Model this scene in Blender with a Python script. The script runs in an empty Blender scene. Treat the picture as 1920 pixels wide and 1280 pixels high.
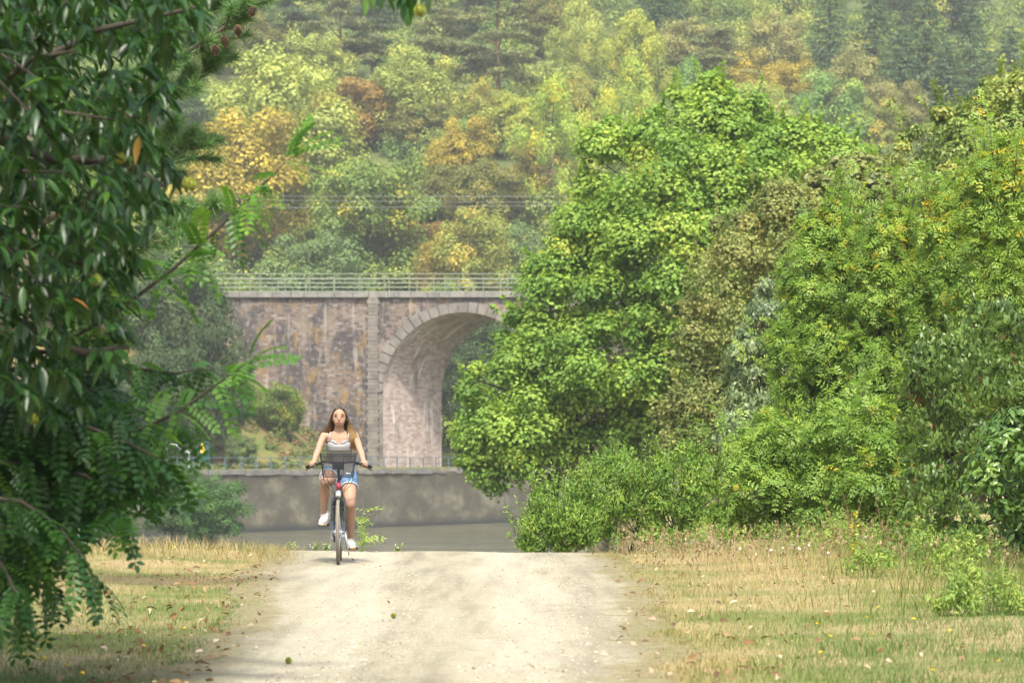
import bpy, bmesh, math, random
import numpy as np
from mathutils import Vector, Matrix, Euler, noise as mnoise

PI = math.pi
R = math.radians
C = bpy.context.scene.collection
SC = bpy.context.scene

# ------------------------------------------------------------------ camera, light, exposure
FPX, HX, HY, CAMZ = 5333.3, 960.0, 850.0, 1.2
cam = bpy.data.cameras.new('camera')
cam.lens = 100; cam.sensor_width = 36
cam.shift_y = (HY - 640.0) / 1920.0
cam.clip_start = 0.5; cam.clip_end = 4000
cam.dof.use_dof = True; cam.dof.focus_distance = 30.9; cam.dof.aperture_fstop = 4.8
camo = bpy.data.objects.new('camera', cam); C.objects.link(camo)
camo.location = (0, 0, CAMZ); camo.rotation_euler = (R(90), 0, 0)
SC.camera = camo

SUN_EL, SUN_AZ = 57.0, 178.0      # azimuth clockwise from +Y (the view direction): high behind the camera
world = bpy.data.worlds.new('World'); SC.world = world; world.use_nodes = True
wn = world.node_tree; wn.nodes.clear()
wo = wn.nodes.new('ShaderNodeOutputWorld'); wb = wn.nodes.new('ShaderNodeBackground')
ws = wn.nodes.new('ShaderNodeTexSky'); ws.sky_type = 'NISHITA'; ws.sun_disc = False
ws.sun_elevation = R(SUN_EL); ws.sun_rotation = R(SUN_AZ)
ws.air_density = 1.0; ws.dust_density = 5.0; ws.ozone_density = 1.0
wb.inputs['Strength'].default_value = 0.15
wn.links.new(ws.outputs[0], wb.inputs[0]); wn.links.new(wb.outputs[0], wo.inputs[0])

sun = bpy.data.lights.new('sun', 'SUN'); sun.energy = 2.7; sun.angle = R(5.0); sun.color = (1.0, 0.965, 0.86)
suno = bpy.data.objects.new('sun', sun); C.objects.link(suno)
sd = Vector((math.sin(R(SUN_AZ)) * math.cos(R(SUN_EL)), math.cos(R(SUN_AZ)) * math.cos(R(SUN_EL)), math.sin(R(SUN_EL))))
suno.rotation_euler = sd.to_track_quat('Z', 'Y').to_euler()
suno.location = (0, 0, 60)

SC.view_settings.view_transform = 'Standard'; SC.view_settings.look = 'None'
SC.view_settings.exposure = 1.38; SC.view_settings.gamma = 1.0
SC.render.engine = 'CYCLES'
cy = SC.cycles
cy.max_bounces = 6; cy.diffuse_bounces = 3; cy.glossy_bounces = 2; cy.transmission_bounces = 3
cy.volume_bounces = 0; cy.transparent_max_bounces = 8
cy.use_denoising = True
cy.caustics_reflective = False; cy.caustics_refractive = False
cy.sample_clamp_indirect = 4.0

rng = np.random.default_rng(7)
random.seed(7)

# ------------------------------------------------------------------ helpers
def W(px, py, Y):
    return ((px - HX) * Y / FPX, Y, CAMZ + (HY - py) * Y / FPX)

def sstep(a, b, x):
    t = np.clip((np.asarray(x, float) - a) / (b - a), 0, 1)
    return t * t * (3 - 2 * t)

def tag(o, label=None, cat=None, group=None, kind=None):
    if label: o['label'] = label
    if cat: o['category'] = cat
    if group: o['group'] = group
    if kind: o['kind'] = kind
    return o

def thing(name, label, cat, loc=(0, 0, 0), rz=0.0, group=None, scale=None):
    o = bpy.data.objects.new(name, None); C.objects.link(o)
    o.location = loc; o.rotation_euler = (0, 0, rz); o.empty_display_size = 0.2
    if scale is not None: o.scale = scale
    return tag(o, label, cat, group)

def link(name, me, parent=None):
    o = bpy.data.objects.new(name, me); C.objects.link(o)
    if parent: o.parent = parent
    return o

def mesh_np(name, V, F, mat=None, tint=None, smooth=False, uv=None):
    """V (n,3); F list of (m,k) int arrays."""
    V = np.asarray(V, np.float32)
    me = bpy.data.meshes.new(name)
    me.vertices.add(len(V)); me.vertices.foreach_set('co', V.ravel())
    F = [np.asarray(f, np.int32) for f in F if len(f)]
    loops = np.concatenate([f.ravel() for f in F])
    tot = np.concatenate([np.full(len(f), f.shape[1], np.int32) for f in F])
    st = np.concatenate([[0], np.cumsum(tot)[:-1]]).astype(np.int32)
    me.loops.add(len(loops)); me.loops.foreach_set('vertex_index', loops)
    me.polygons.add(len(tot)); me.polygons.foreach_set('loop_start', st)
    me.update(calc_edges=True)
    if tint is not None:
        a = me.attributes.new('tint', 'FLOAT', 'POINT'); a.data.foreach_set('value', np.asarray(tint, np.float32))
    if smooth: me.polygons.foreach_set('use_smooth', np.ones(len(tot), bool))
    if uv is not None:
        l = me.uv_layers.new(name='UVMap'); l.data.foreach_set('uv', np.asarray(uv, np.float32)[loops].ravel())
    if mat: me.materials.append(mat)
    me.validate()
    return me

class MB:
    """collects simple solids into one mesh"""
    def __init__(s): s.v = []; s.f = []
    def add(s, vs, fs):
        b = len(s.v); s.v += [tuple(map(float, v)) for v in vs]; s.f += [tuple(b + i for i in f) for f in fs]
    def box(s, x0, x1, y0, y1, z0, z1):
        s.add([(x0,y0,z0),(x1,y0,z0),(x1,y1,z0),(x0,y1,z0),(x0,y0,z1),(x1,y0,z1),(x1,y1,z1),(x0,y1,z1)],
              [(0,3,2,1),(4,5,6,7),(0,1,5,4),(1,2,6,5),(2,3,7,6),(3,0,4,7)])
    def tube(s, pts, r, n=8, cap=True, flat=1.0):
        pts = [Vector(p) for p in pts]; m = len(pts)
        rs = r if hasattr(r, '__len__') else [r] * m
        base = len(s.v); up = None
        for i, p in enumerate(pts):
            t = (pts[min(i+1, m-1)] - pts[max(i-1, 0)])
            if t.length < 1e-9: t = Vector((0, 0, 1))
            t.normalize()
            if up is None:
                a = Vector((0, 0, 1)) if abs(t.z) < 0.9 else Vector((1, 0, 0))
                up = t.cross(a).normalized()
            else:
                up = (up - t * up.dot(t)); up = up.normalized() if up.length > 1e-6 else t.orthogonal().normalized()
            w = t.cross(up)
            for k in range(n):
                a = 2 * PI * k / n
                s.v.append(tuple(p + (up * math.cos(a) + w * math.sin(a) * flat) * rs[i]))
        for i in range(m - 1):
            for k in range(n):
                a = base + i*n + k; b = base + i*n + (k+1) % n
                s.f.append((a, b, b + n, a + n))
        if cap:
            s.f.append(tuple(base + k for k in reversed(range(n))))
            s.f.append(tuple(base + (m-1)*n + k for k in range(n)))
    def loft(s, rings, n=20):
        """rings: (center, a (x half), b (depth half), tangent) ellipses, closed ends"""
        base = len(s.v)
        for c, a, b, t in rings:
            t = Vector(t).normalized(); u = Vector((1, 0, 0)); u = (u - t * u.dot(t)).normalized(); w = t.cross(u)
            for k in range(n):
                q = 2 * PI * k / n
                s.v.append(tuple(Vector(c) + u * math.cos(q) * a + w * math.sin(q) * b))
        m = len(rings)
        for i in range(m - 1):
            for k in range(n):
                a = base + i*n + k; b = base + i*n + (k+1) % n
                s.f.append((a, b, b + n, a + n))
        s.f.append(tuple(base + k for k in reversed(range(n))))
        s.f.append(tuple(base + (m-1)*n + k for k in range(n)))
    def ball(s, c, rx, ry=None, rz=None, n=14, m=9):
        ry = ry or rx; rz = rz or rx
        base = len(s.v); c = Vector(c)
        s.v.append((c.x, c.y, c.z - rz))
        for i in range(1, m):
            th = PI * i / m - PI / 2
            for k in range(n):
                q = 2 * PI * k / n
                s.v.append((c.x + rx*math.cos(th)*math.cos(q), c.y + ry*math.cos(th)*math.sin(q), c.z + rz*math.sin(th)))
        s.v.append((c.x, c.y, c.z + rz)); top = len(s.v) - 1
        for k in range(n): s.f.append((base, base + 1 + (k+1) % n, base + 1 + k))
        for i in range(m - 2):
            for k in range(n):
                a = base + 1 + i*n + k; b = base + 1 + i*n + (k+1) % n
                s.f.append((a, b, b + n, a + n))
        o = base + 1 + (m-2)*n
        for k in range(n): s.f.append((o + k, o + (k+1) % n, top))
    def ring(s, c, axis, Rr, r, n=48, k=8):
        c = Vector(c); axis = Vector(axis).normalized(); u = axis.orthogonal().normalized(); w = axis.cross(u)
        base = len(s.v)
        for i in range(n):
            a = 2*PI*i/n; d = u*math.cos(a) + w*math.sin(a)
            for j in range(k):
                b = 2*PI*j/k
                s.v.append(tuple(c + d*(Rr + r*math.cos(b)) + axis*(r*math.sin(b))))
        for i in range(n):
            for j in range(k):
                a = base + i*k + j; b = base + i*k + (j+1) % k
                a2 = base + ((i+1) % n)*k + j; b2 = base + ((i+1) % n)*k + (j+1) % k
                s.f.append((a, a2, b2, b))
    def mesh(s, name, mat=None, smooth=False):
        me = bpy.data.meshes.new(name); me.from_pydata(s.v, [], s.f); me.update()
        if smooth: me.polygons.foreach_set('use_smooth', [True] * len(me.polygons))
        if mat: me.materials.append(mat)
        return me
    def build(s, name, mat=None, parent=None, smooth=False):
        return link(name, s.mesh(name, mat, smooth), parent)

def solid(mb, name, mat, parent, voxel=0.006, smooth=4):
    """merge overlapping solids into one continuous surface"""
    me = mb.mesh(name)
    bm = bmesh.new(); bm.from_mesh(me); bmesh.ops.recalc_face_normals(bm, faces=bm.faces); bm.to_mesh(me); bm.free()
    t = bpy.data.objects.new('tmp', me); C.objects.link(t)
    m = t.modifiers.new('r', 'REMESH'); m.mode = 'VOXEL'; m.voxel_size = voxel
    m2 = t.modifiers.new('s', 'SMOOTH'); m2.iterations = smooth; m2.factor = 0.5
    dg = bpy.context.evaluated_depsgraph_get()
    res = bpy.data.meshes.new_from_object(t.evaluated_get(dg)); res.name = name
    bpy.data.objects.remove(t); bpy.data.meshes.remove(me)
    res.polygons.foreach_set('use_smooth', [True] * len(res.polygons))
    res.materials.clear(); res.materials.append(mat)
    return link(name, res, parent)

# ------------------------------------------------------------------ materials
def nt(name):
    m = bpy.data.materials.new(name); m.use_nodes = True
    t = m.node_tree; t.nodes.clear()
    o = t.nodes.new('ShaderNodeOutputMaterial')
    return m, t, o
def N(t, ty, **kw):
    n = t.nodes.new(ty)
    for k, v in kw.items():
        if k.startswith('i_'): n.inputs[k[2:].replace('_', ' ')].default_value = v
        else: setattr(n, k, v)
    return n
def ramp(t, fac, stops, interp='LINEAR'):
    r = t.nodes.new('ShaderNodeValToRGB'); e = r.color_ramp.elements; r.color_ramp.interpolation = interp
    while len(e) < len(stops): e.new(0.5)
    for x, (p, c) in zip(e, stops):
        x.position = p; x.color = (c[0], c[1], c[2], 1) if hasattr(c, '__len__') else (c, c, c, 1)
    t.links.new(fac, r.inputs[0]); return r.outputs[0]
def mixc(t, a, b, fac, mode='MIX'):
    m = t.nodes.new('ShaderNodeMix'); m.data_type = 'RGBA'; m.blend_type = mode; m.clamp_factor = True
    for sock, v in ((m.inputs[6], a), (m.inputs[7], b), (m.inputs[0], fac)):
        if hasattr(v, 'is_linked'): t.links.new(v, sock)
        elif hasattr(v, '__len__'): sock.default_value = (v[0], v[1], v[2], 1)
        else: sock.default_value = v
    return m.outputs[2]
def coords(t, kind='Object', scale=None, src=None):
    if src is None:
        src = t.nodes.new('ShaderNodeTexCoord').outputs[kind]
    if scale is None: return src
    mp = t.nodes.new('ShaderNodeMapping'); mp.inputs['Scale'].default_value = scale if hasattr(scale, '__len__') else (scale,)*3
    t.links.new(src, mp.inputs[0]); return mp.outputs[0]
def noisen(t, vec, scale, detail=4, rough=0.55):
    n = t.nodes.new('ShaderNodeTexNoise'); n.inputs['Scale'].default_value = scale
    n.inputs['Detail'].default_value = detail; n.inputs['Roughness'].default_value = rough
    t.links.new(vec, n.inputs['Vector']); return n.outputs[0]
def bumpn(t, h, strength, dist, prev=None):
    b = t.nodes.new('ShaderNodeBump'); b.inputs['Strength'].default_value = strength; b.inputs['Distance'].default_value = dist
    t.links.new(h, b.inputs['Height'])
    if prev is not None: t.links.new(prev, b.inputs['Normal'])
    return b.outputs[0]
def princ(t, o, col, rough=0.8, spec=0.3, metal=0.0, normal=None):
    p = t.nodes.new('ShaderNodeBsdfPrincipled')
    if hasattr(col, 'is_linked'): t.links.new(col, p.inputs['Base Color'])
    else: p.inputs['Base Color'].default_value = (col[0], col[1], col[2], 1)
    if hasattr(rough, 'is_linked'): t.links.new(rough, p.inputs['Roughness'])
    else: p.inputs['Roughness'].default_value = rough
    p.inputs['Specular IOR Level'].default_value = spec; p.inputs['Metallic'].default_value = metal
    if normal is not None: t.links.new(normal, p.inputs['Normal'])
    t.links.new(p.outputs[0], o.inputs[0]); return p

def simple(name, col, rough=0.6, spec=0.4, metal=0.0, var=0.15, scale=30, bump=0.0):
    m, t, o = nt(name)
    v = coords(t)
    n = noisen(t, v, scale)
    c = mixc(t, [x*(1-var) for x in col], [min(1, x*(1+var)) for x in col], n)
    princ(t, o, c, rough, spec, metal, bumpn(t, n, bump, 0.01) if bump else None)
    return m

def leaf_mat(name, stops, rough=0.5, spec=0.35, trans=0.35, tcol=1.35):
    """stops on the per-leaf tint attribute"""
    m, t, o = nt(name)
    a = N(t, 'ShaderNodeAttribute', attribute_name='tint')
    c = ramp(t, a.outputs['Fac'], stops)
    leaf_shader(t, o, c, rough, spec, trans, tcol); return m
def leaf_shader(t, o, c, rough, spec, trans, tcol):
    p = princ(t, o, c, rough, spec)
    tr = t.nodes.new('ShaderNodeBsdfTranslucent')
    tc = mixc(t, c, (tcol, tcol*1.0, tcol*0.55), 1.0, 'MULTIPLY'); t.links.new(tc, tr.inputs[0])
    mx = t.nodes.new('ShaderNodeMixShader'); mx.inputs[0].default_value = trans
    t.links.new(p.outputs[0], mx.inputs[1]); t.links.new(tr.outputs[0], mx.inputs[2]); t.links.new(mx.outputs[0], o.inputs[0])
def leaf_mat_obj(name, trans=0.35):
    """leaf colour from the object's own colour (species), accent colour from its property"""
    m, t, o = nt(name)
    a = N(t, 'ShaderNodeAttribute', attribute_name='tint')
    oi = t.nodes.new('ShaderNodeObjectInfo')
    ac = N(t, 'ShaderNodeAttribute', attribute_name='accent', attribute_type='OBJECT')
    k = ramp(t, a.outputs['Fac'], [(0, 0.68), (0.5, 1.0), (1, 1.32)])
    c = mixc(t, oi.outputs['Color'], k, 1.0, 'MULTIPLY')
    f = ramp(t, a.outputs['Fac'], [(0.6, 0.0), (0.85, 1.0)])
    c = mixc(t, c, ac.outputs['Color'], f)
    leaf_shader(t, o, c, 0.55, 0.25, trans, 1.3); return m

M = {}
M['bark'] = simple('bark', (0.055, 0.046, 0.036), 0.9, 0.2, var=0.5, scale=6, bump=0.5)
M['bark_grey'] = simple('bark_grey', (0.115, 0.10, 0.075), 0.9, 0.2, var=0.4, scale=8, bump=0.5)
M['bark_red'] = simple('bark_red', (0.17, 0.09, 0.06), 0.9, 0.2, var=0.4, scale=5, bump=0.4)
M['twig'] = simple('twig', (0.09, 0.07, 0.045), 0.85, 0.2, var=0.3)
M['hill_leaf'] = leaf_mat_obj('hill_leaf')

# ------------------------------------------------------------------ foliage machinery
def rnd_unit(n, r=rng):
    v = r.normal(size=(n, 3)); return v / np.linalg.norm(v, axis=1, keepdims=True)
def unit(v): return v / np.maximum(np.linalg.norm(v, axis=-1, keepdims=True), 1e-9)

# leaf templates: x across, y along the leaf, z normal; unit length
def T_quad(w=0.35):
    return np.array([(0,0,0),(w,0.5,0.06),(0,1,-0.05),(-w,0.5,0.06)], float), [np.array([(0,1,2,3)])]
def T_leaf(w=0.15, fold=0.05, droop=0.15, segs=4):
    V = []; F = []
    for i in range(segs + 1):
        t = i / segs; ww = w * (math.sin(PI * min(1, t ** 0.8)) if 0 < i < segs else 0.0) + (0.004 if i < segs else 0)
        z = -droop * t * t
        V += [(-ww, t, z + fold * ww / w), (0, t, z), (ww, t, z + fold * ww / w)]
    for i in range(segs):
        a = 3 * i
        F += [(a, a+1, a+4, a+3), (a+1, a+2, a+5, a+4)]
    return np.array(V, float), [np.array(F)]
def T_pinnate(pairs=6, ll=0.28, lw=0.10, droop=0.25, end=True):
    V = []; F = []
    def leaflet(o, d):
        d = np.array(d, float); s = np.array((-d[1], d[0], 0.0)); b = len(V); o = np.array(o, float)
        for a, c in ((0, 0), (0.35, 0.9), (0.75, 0.75), (1, 0), (0.75, -0.75), (0.35, -0.9)):
            V.append(tuple(o + d * ll * a + s * lw * 0.55 * c + np.array((0, 0, 0.02 * abs(c) - 0.05 * a))))
        F.append((b, b+1, b+2, b+3)); F.append((b, b+3, b+4, b+5))
    for i in range(pairs):
        t = 0.12 + 0.82 * i / max(1, pairs - 1); z = -droop * t * t
        for s in (-1, 1):
            leaflet((0, t, z), (s * 0.93, 0.37, 0))
    if end: leaflet((0, 0.97, -droop), (0.0, 1.0, 0))
    b = len(V); V += [(-0.008, 0, 0), (0.008, 0, 0), (0.006, 1, -droop), (-0.006, 1, -droop)]; F.append((b, b+1, b+2, b+3))
    return np.array(V, float), [np.array(F)]

def scatter(T, pos, axis, nrm, size, tint):
    TV, TF = T; n = len(pos); k = len(TV)
    y = unit(axis); z = nrm - y * np.sum(nrm * y, 1, keepdims=True); z = unit(z + 1e-6); x = np.cross(y, z)
    s = np.broadcast_to(np.asarray(size, float).reshape(-1, 1, 1), (n, 1, 1))
    P = pos[:, None, :] + s * (TV[None, :, 0:1] * x[:, None, :] + TV[None, :, 1:2] * y[:, None, :] + TV[None, :, 2:3] * z[:, None, :])
    off = (np.arange(n) * k)[:, None, None]
    F = [(f[None] + off).reshape(-1, f.shape[1]) for f in TF]
    return P.reshape(-1, 3), F, np.repeat(tint, k)

def merge(parts):
    V = []; Fs = {}; t = []; b = 0
    for P, F, ti in parts:
        V.append(P); t.append(ti)
        for f in F: Fs.setdefault(f.shape[1], []).append(f + b)
        b += len(P)
    return np.concatenate(V), [np.concatenate(x) for x in Fs.values()], np.concatenate(t)

def clump_leaves(cent, rad, per, T, size, r, zs=1.0, hang=0.0, up=0.5, spread=0.22, tvar=0.22, ctint=None, shell=0.45):
    """leaves through the outer part of every clump"""
    n = len(cent); m = n * per
    ci = np.repeat(np.arange(n), per)
    d = rnd_unit(m, r)
    low = d[:, 2] < -0.25; d[low, 2] *= r.uniform(-1, 1, low.sum()); d = unit(d)
    rr = (shell + (1 - shell) * r.random(m) ** 0.6)[:, None]
    lump = 1 + 0.25 * np.sin(d[:, :1] * 5 + ci[:, None]) * np.cos(d[:, 1:2] * 4 + 2.1 * ci[:, None])
    off = d * rr * lump * rad[ci][:, None]; off[:, 2] *= zs
    pos = cent[ci] + off
    nr = unit(d * 0.9 + np.array((0, 0, up)) + r.normal(size=(m, 3)) * 0.30)
    ax = unit(np.cross(nr, rnd_unit(m, r)) + np.array((0, 0, -hang)))
    ct = r.normal(0, spread, n) if ctint is None else ctint
    tint = np.clip(0.45 + ct[ci] + r.normal(0, tvar, m), 0, 1)
    return scatter(T, pos, ax, nr, size * r.uniform(0.7, 1.25, m), tint)

def trunk_mb(h, r0, limbs, seed, lean=0.0, start=0.3, spread=0.5, crown=None):
    q = random.Random(seed); mb = MB()
    pts = [(lean * h * (i/6) ** 1.5 + q.uniform(-1, 1) * 0.012 * h * (i > 0), q.uniform(-1, 1) * 0.012 * h * (i > 0), h * i / 6) for i in range(7)]
    mb.tube(pts, [r0 * (1.25 if i == 0 else 1) * (1 - 0.8 * i / 6) for i in range(7)], 8)
    for k in range(limbs):
        t = start + (0.92 - start) * (k + q.random()) / limbs; i = min(5, int(t * 6)); f = t * 6 - i
        p = Vector(pts[i]).lerp(Vector(pts[i+1]), f); a = q.uniform(0, 2 * PI); L = spread * h * q.uniform(0.5, 1) * (1.2 - t * 0.7)
        d = Vector((math.cos(a), math.sin(a), q.uniform(0.35, 0.9)))
        rr = r0 * (1 - 0.75 * t) * 0.5
        mb.tube([p, p + d * L * 0.35 + Vector((0, 0, -0.02*L)), p + d * L * 0.7, p + d * L + Vector((0, 0, 0.08*L))], [rr, rr*0.75, rr*0.5, rr*0.15], 6)
    return mb

# ------------------------------------------------------------------ the ground
DEPV = np.array((5.13, 8.0))            # how far the skewed barrel of the viaduct runs back (x, y)
BY = 258.0                              # the viaduct's front face
WATER = -4.8
def wall_y(x):
    x = np.asarray(x, float)
    return np.where(x < 3.4, np.maximum(218 + (x + 19.6) * 1.558, 176.0), 253.8)
def vn(x, y, s, o=0.0):
    return (np.sin(x*s*1.7 + 1.3 + o) * np.cos(y*s*1.3 + 0.7*o) + 0.5*np.sin(x*s*3.1 - y*s*2.3 + o) + 0.35*np.cos(x*s*5.3 + y*s*4.7 + 2*o)) / 1.6
def gz(x, y):
    x = np.asarray(x, float); y = np.asarray(y, float)
    z = 0.02 * vn(x, y, 0.35) + 0.05 * sstep(-2.6, -4.5, x) + 0.05 * sstep(1.6, 4, x)
    right = sstep(0.9 + 0.012*(y-34), 3.2 + 0.012*(y-34), x) * (1 - sstep(118, 150, y))
    drop = sstep(34.3, 54, y) * (1 - right)
    z = z - 6.2 * drop - 0.35 * sstep(34.5, 60, y) * right
    land = (y > wall_y(x) + 2.2)
    emb = np.clip((-15.2 - x) * 0.92, 0, 17.0) * sstep(230, 252, y) + 0.6*vn(x, y, 0.12)*sstep(236, 252, y)*(x < -15)
    hill = 0.38 * np.clip(y - 274, 0, 480) + 2.5 * vn(x, y, 0.021, 1.0) * sstep(280, 330, y)
    zl = np.maximum(emb, hill) - 0.02
    return np.where(land, zl, z)

def axis_pts(segs):
    out = []
    for a, b, s in segs: out += list(np.arange(a, b, s))
    return np.array(out + [segs[-1][1]])
gx = axis_pts([(-600,-120,20), (-120,-50,4), (-50,-12,1.0), (-12,12,0.25), (12,50,1.0), (50,120,4), (120,600,20)])
gy = axis_pts([(-30,4,2), (4,44,0.25), (44,200,2.5), (200,300,1.0), (300,760,6), (760,1500,40)])
GX, GY = np.meshgrid(gx, gy)
V = np.stack([GX.ravel(), GY.ravel(), gz(GX, GY).ravel()], 1)
nx, ny = len(gx), len(gy)
ii = (np.arange(ny-1)[:, None] * nx + np.arange(nx-1)[None]).ravel()
F = np.stack([ii, ii+1, ii+1+nx, ii+nx], 1)

m, t, o = nt('meadow_soil')
v = coords(t)
n1 = noisen(t, v, 0.55, 5); n2 = noisen(t, v, 14, 4); n3 = noisen(t, v, 0.12, 4)
dry = ramp(t, n2, [(0.3, (0.19, 0.14, 0.07)), (0.7, (0.34, 0.27, 0.14))])
grn = ramp(t, n2, [(0.3, (0.07, 0.085, 0.025)), (0.7, (0.14, 0.16, 0.05))])
near = mixc(t, dry, grn, ramp(t, n1, [(0.42, 0), (0.62, 1)]))
wood = ramp(t, n3, [(0.35, (0.045, 0.065, 0.022)), (0.5, (0.07, 0.09, 0.03)), (0.65, (0.10, 0.115, 0.04))])  # dark greens put canopy shade into the ground colour between hill trees
sep = t.nodes.new('ShaderNodeSeparateXYZ'); t.links.new(v, sep.inputs[0])
bank = ramp(t, noisen(t, v, 0.35, 5), [(0.35, (0.06, 0.085, 0.025)), (0.47, (0.105, 0.125, 0.035)), (0.56, (0.14, 0.12, 0.045)), (0.68, (0.17, 0.105, 0.055))])
def step_y(a, b):
    mr = t.nodes.new('ShaderNodeMapRange'); mr.inputs[1].default_value = a; mr.inputs[2].default_value = b
    t.links.new(sep.outputs[1], mr.inputs[0]); return mr.outputs[0]
c = mixc(t, near, bank, step_y(150, 170)); c = mixc(t, c, wood, step_y(262, 275))
princ(t, o, c, 0.95, 0.1, normal=bumpn(t, n2, 0.6, 0.03))
ground = link('ground', mesh_np('ground', V, [F], m, smooth=True)); tag(ground, kind='structure')

# the gravel road
RY = [0, 14.9, 18.3, 21.3, 25.6, 30, 33.7, 36, 44]
RL = [-1.2, -1.56, -1.68, -1.80, -2.10, -2.40, -2.66, -2.8, -3.0]
RR = [0.5, 0.60, 0.72, 0.82, 0.90, 0.93, 0.90, 0.85, 0.8]
def road_edges(y): return np.interp(y, RY, RL), np.interp(y, RY, RR)
ry = np.concatenate([np.arange(-28, 8, 1.0), np.arange(8, 44, 0.05)])
cols = 64
L, Rr_ = road_edges(ry)
rq = np.random.default_rng(12)
def wob(n, sig):
    k = np.exp(-0.5*(np.arange(-3*sig, 3*sig+1)/sig)**2); return np.convolve(rq.normal(size=n), k/np.sqrt((k**2).sum()), 'same')
L = L + 0.05*wob(len(ry), 14) + 0.035*wob(len(ry), 4) + 0.02*wob(len(ry), 1)
Rr_ = Rr_ + 0.06*wob(len(ry), 14) + 0.04*wob(len(ry), 4) + 0.025*wob(len(ry), 1)
L -= 0.40; Rr_ += 0.40
u = np.linspace(0, 1, cols)
X = L[:, None] + (Rr_ - L)[:, None] * u[None]; Y = np.repeat(ry[:, None], cols, 1)
rut = -0.012*np.exp(-((u-0.33)/0.09)**2) - 0.012*np.exp(-((u-0.72)/0.09)**2)
edge = -0.018*(np.exp(-(u/0.03)**2) + np.exp(-((1-u)/0.03)**2))
dl = np.minimum(X - L[:, None], Rr_[:, None] - X)      # metres in from the ragged border
Z = gz(X, Y) + 0.022 + rut[None] + edge[None]
V = np.stack([X.ravel(), Y.ravel(), Z.ravel()], 1)
ii = (np.arange(len(ry)-1)[:, None]*cols + np.arange(cols-1)[None]).ravel()
F = np.stack([ii, ii+1, ii+1+cols, ii+cols], 1)
m, t, o = nt('gravel')
v = coords(t)
fine = noisen(t, v, 60, 3, 0.7); mid = noisen(t, v, 7, 5); big = noisen(t, v, 0.7, 4)
streak = noisen(t, coords(t, scale=(2.4, 0.16, 1), src=v), 1.6, 4, 0.6)
vo = t.nodes.new('ShaderNodeTexVoronoi'); vo.inputs['Scale'].default_value = 34; t.links.new(v, vo.inputs['Vector'])
base = ramp(t, fine, [(0.30, (0.10, 0.090, 0.060)), (0.46, (0.258, 0.238, 0.164)), (0.70, (0.415, 0.385, 0.278))])
c = mixc(t, base, (0.15, 0.13, 0.09), ramp(t, streak, [(0.45, 0.0), (0.66, 0.75)]))
c = mixc(t, c, (0.31, 0.285, 0.215), ramp(t, streak, [(0.30, 0.6), (0.44, 0.0)]))
c = mixc(t, c, (0.255, 0.23, 0.165), ramp(t, big, [(0.45, 0), (0.7, 0.4)]))
c = mixc(t, c, (0.17, 0.14, 0.095), ramp(t, mid, [(0.55, 0), (0.70, 0.55)]))
peb = ramp(t, vo.outputs['Color'], [(0.0, (0.07, 0.06, 0.045)), (0.5, (0.25, 0.22, 0.16)), (1.0, (0.46, 0.42, 0.33))])
c = mixc(t, c, peb, ramp(t, vo.outputs['Distance'], [(0.15, 0.55), (0.4, 0.0)]))
ac_ = N(t, 'ShaderNodeAttribute', attribute_name='across')
wa = t.nodes.new('ShaderNodeMath'); wa.operation = 'MULTIPLY_ADD'; t.links.new(noisen(t, coords(t, scale=(1, 0.25, 1), src=v), 0.9, 3), wa.inputs[0]); wa.inputs[1].default_value = 0.14; t.links.new(ac_.outputs['Fac'], wa.inputs[2])
trk = ramp(t, wa.outputs[0], [(0.22, 0.0), (0.30, 0.9), (0.40, 0.9), (0.47, 0.0), (0.55, 0.35), (0.60, 0.0), (0.70, 0.85), (0.79, 0.85), (0.86, 0)])
c = mixc(t, mixc(t, c, (0.74, 0.74, 0.73), 1.0, 'MULTIPLY'), c, ramp(t, trk, [(0, 0.5), (1, 1)]))
c = mixc(t, c, (0.33, 0.305, 0.232), ramp(t, trk, [(0.2, 0), (1, 0.42)]))
eg = N(t, 'ShaderNodeAttribute', attribute_name='tint')
ma = t.nodes.new('ShaderNodeMath'); ma.operation = 'MULTIPLY_ADD'; t.links.new(noisen(t, v, 5.5, 6, 0.75), ma.inputs[0]); ma.inputs[1].default_value = 1.1; t.links.new(eg.outputs['Fac'], ma.inputs[2])
soil = ramp(t, noisen(t, v, 14, 4), [(0.3, (0.12, 0.105, 0.055)), (0.7, (0.21, 0.185, 0.10))])
c = mixc(t, soil, c, ramp(t, ma.outputs[0], [(0.86, 0), (1.06, 1)]))
nb = bumpn(t, vo.outputs['Distance'], 0.35, 0.012); nb = bumpn(t, mid, 0.5, 0.03, nb)
princ(t, o, c, 0.95, 0.15, normal=nb)
rme = mesh_np('gravel_road', V, [F], m, tint=dl.ravel(), smooth=True)
atk = rme.attributes.new('across', 'FLOAT', 'POINT'); atk.data.foreach_set('value', np.tile(u, len(ry)).astype(np.float32))
road = link('gravel_road', rme); tag(road, kind='structure')

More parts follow.
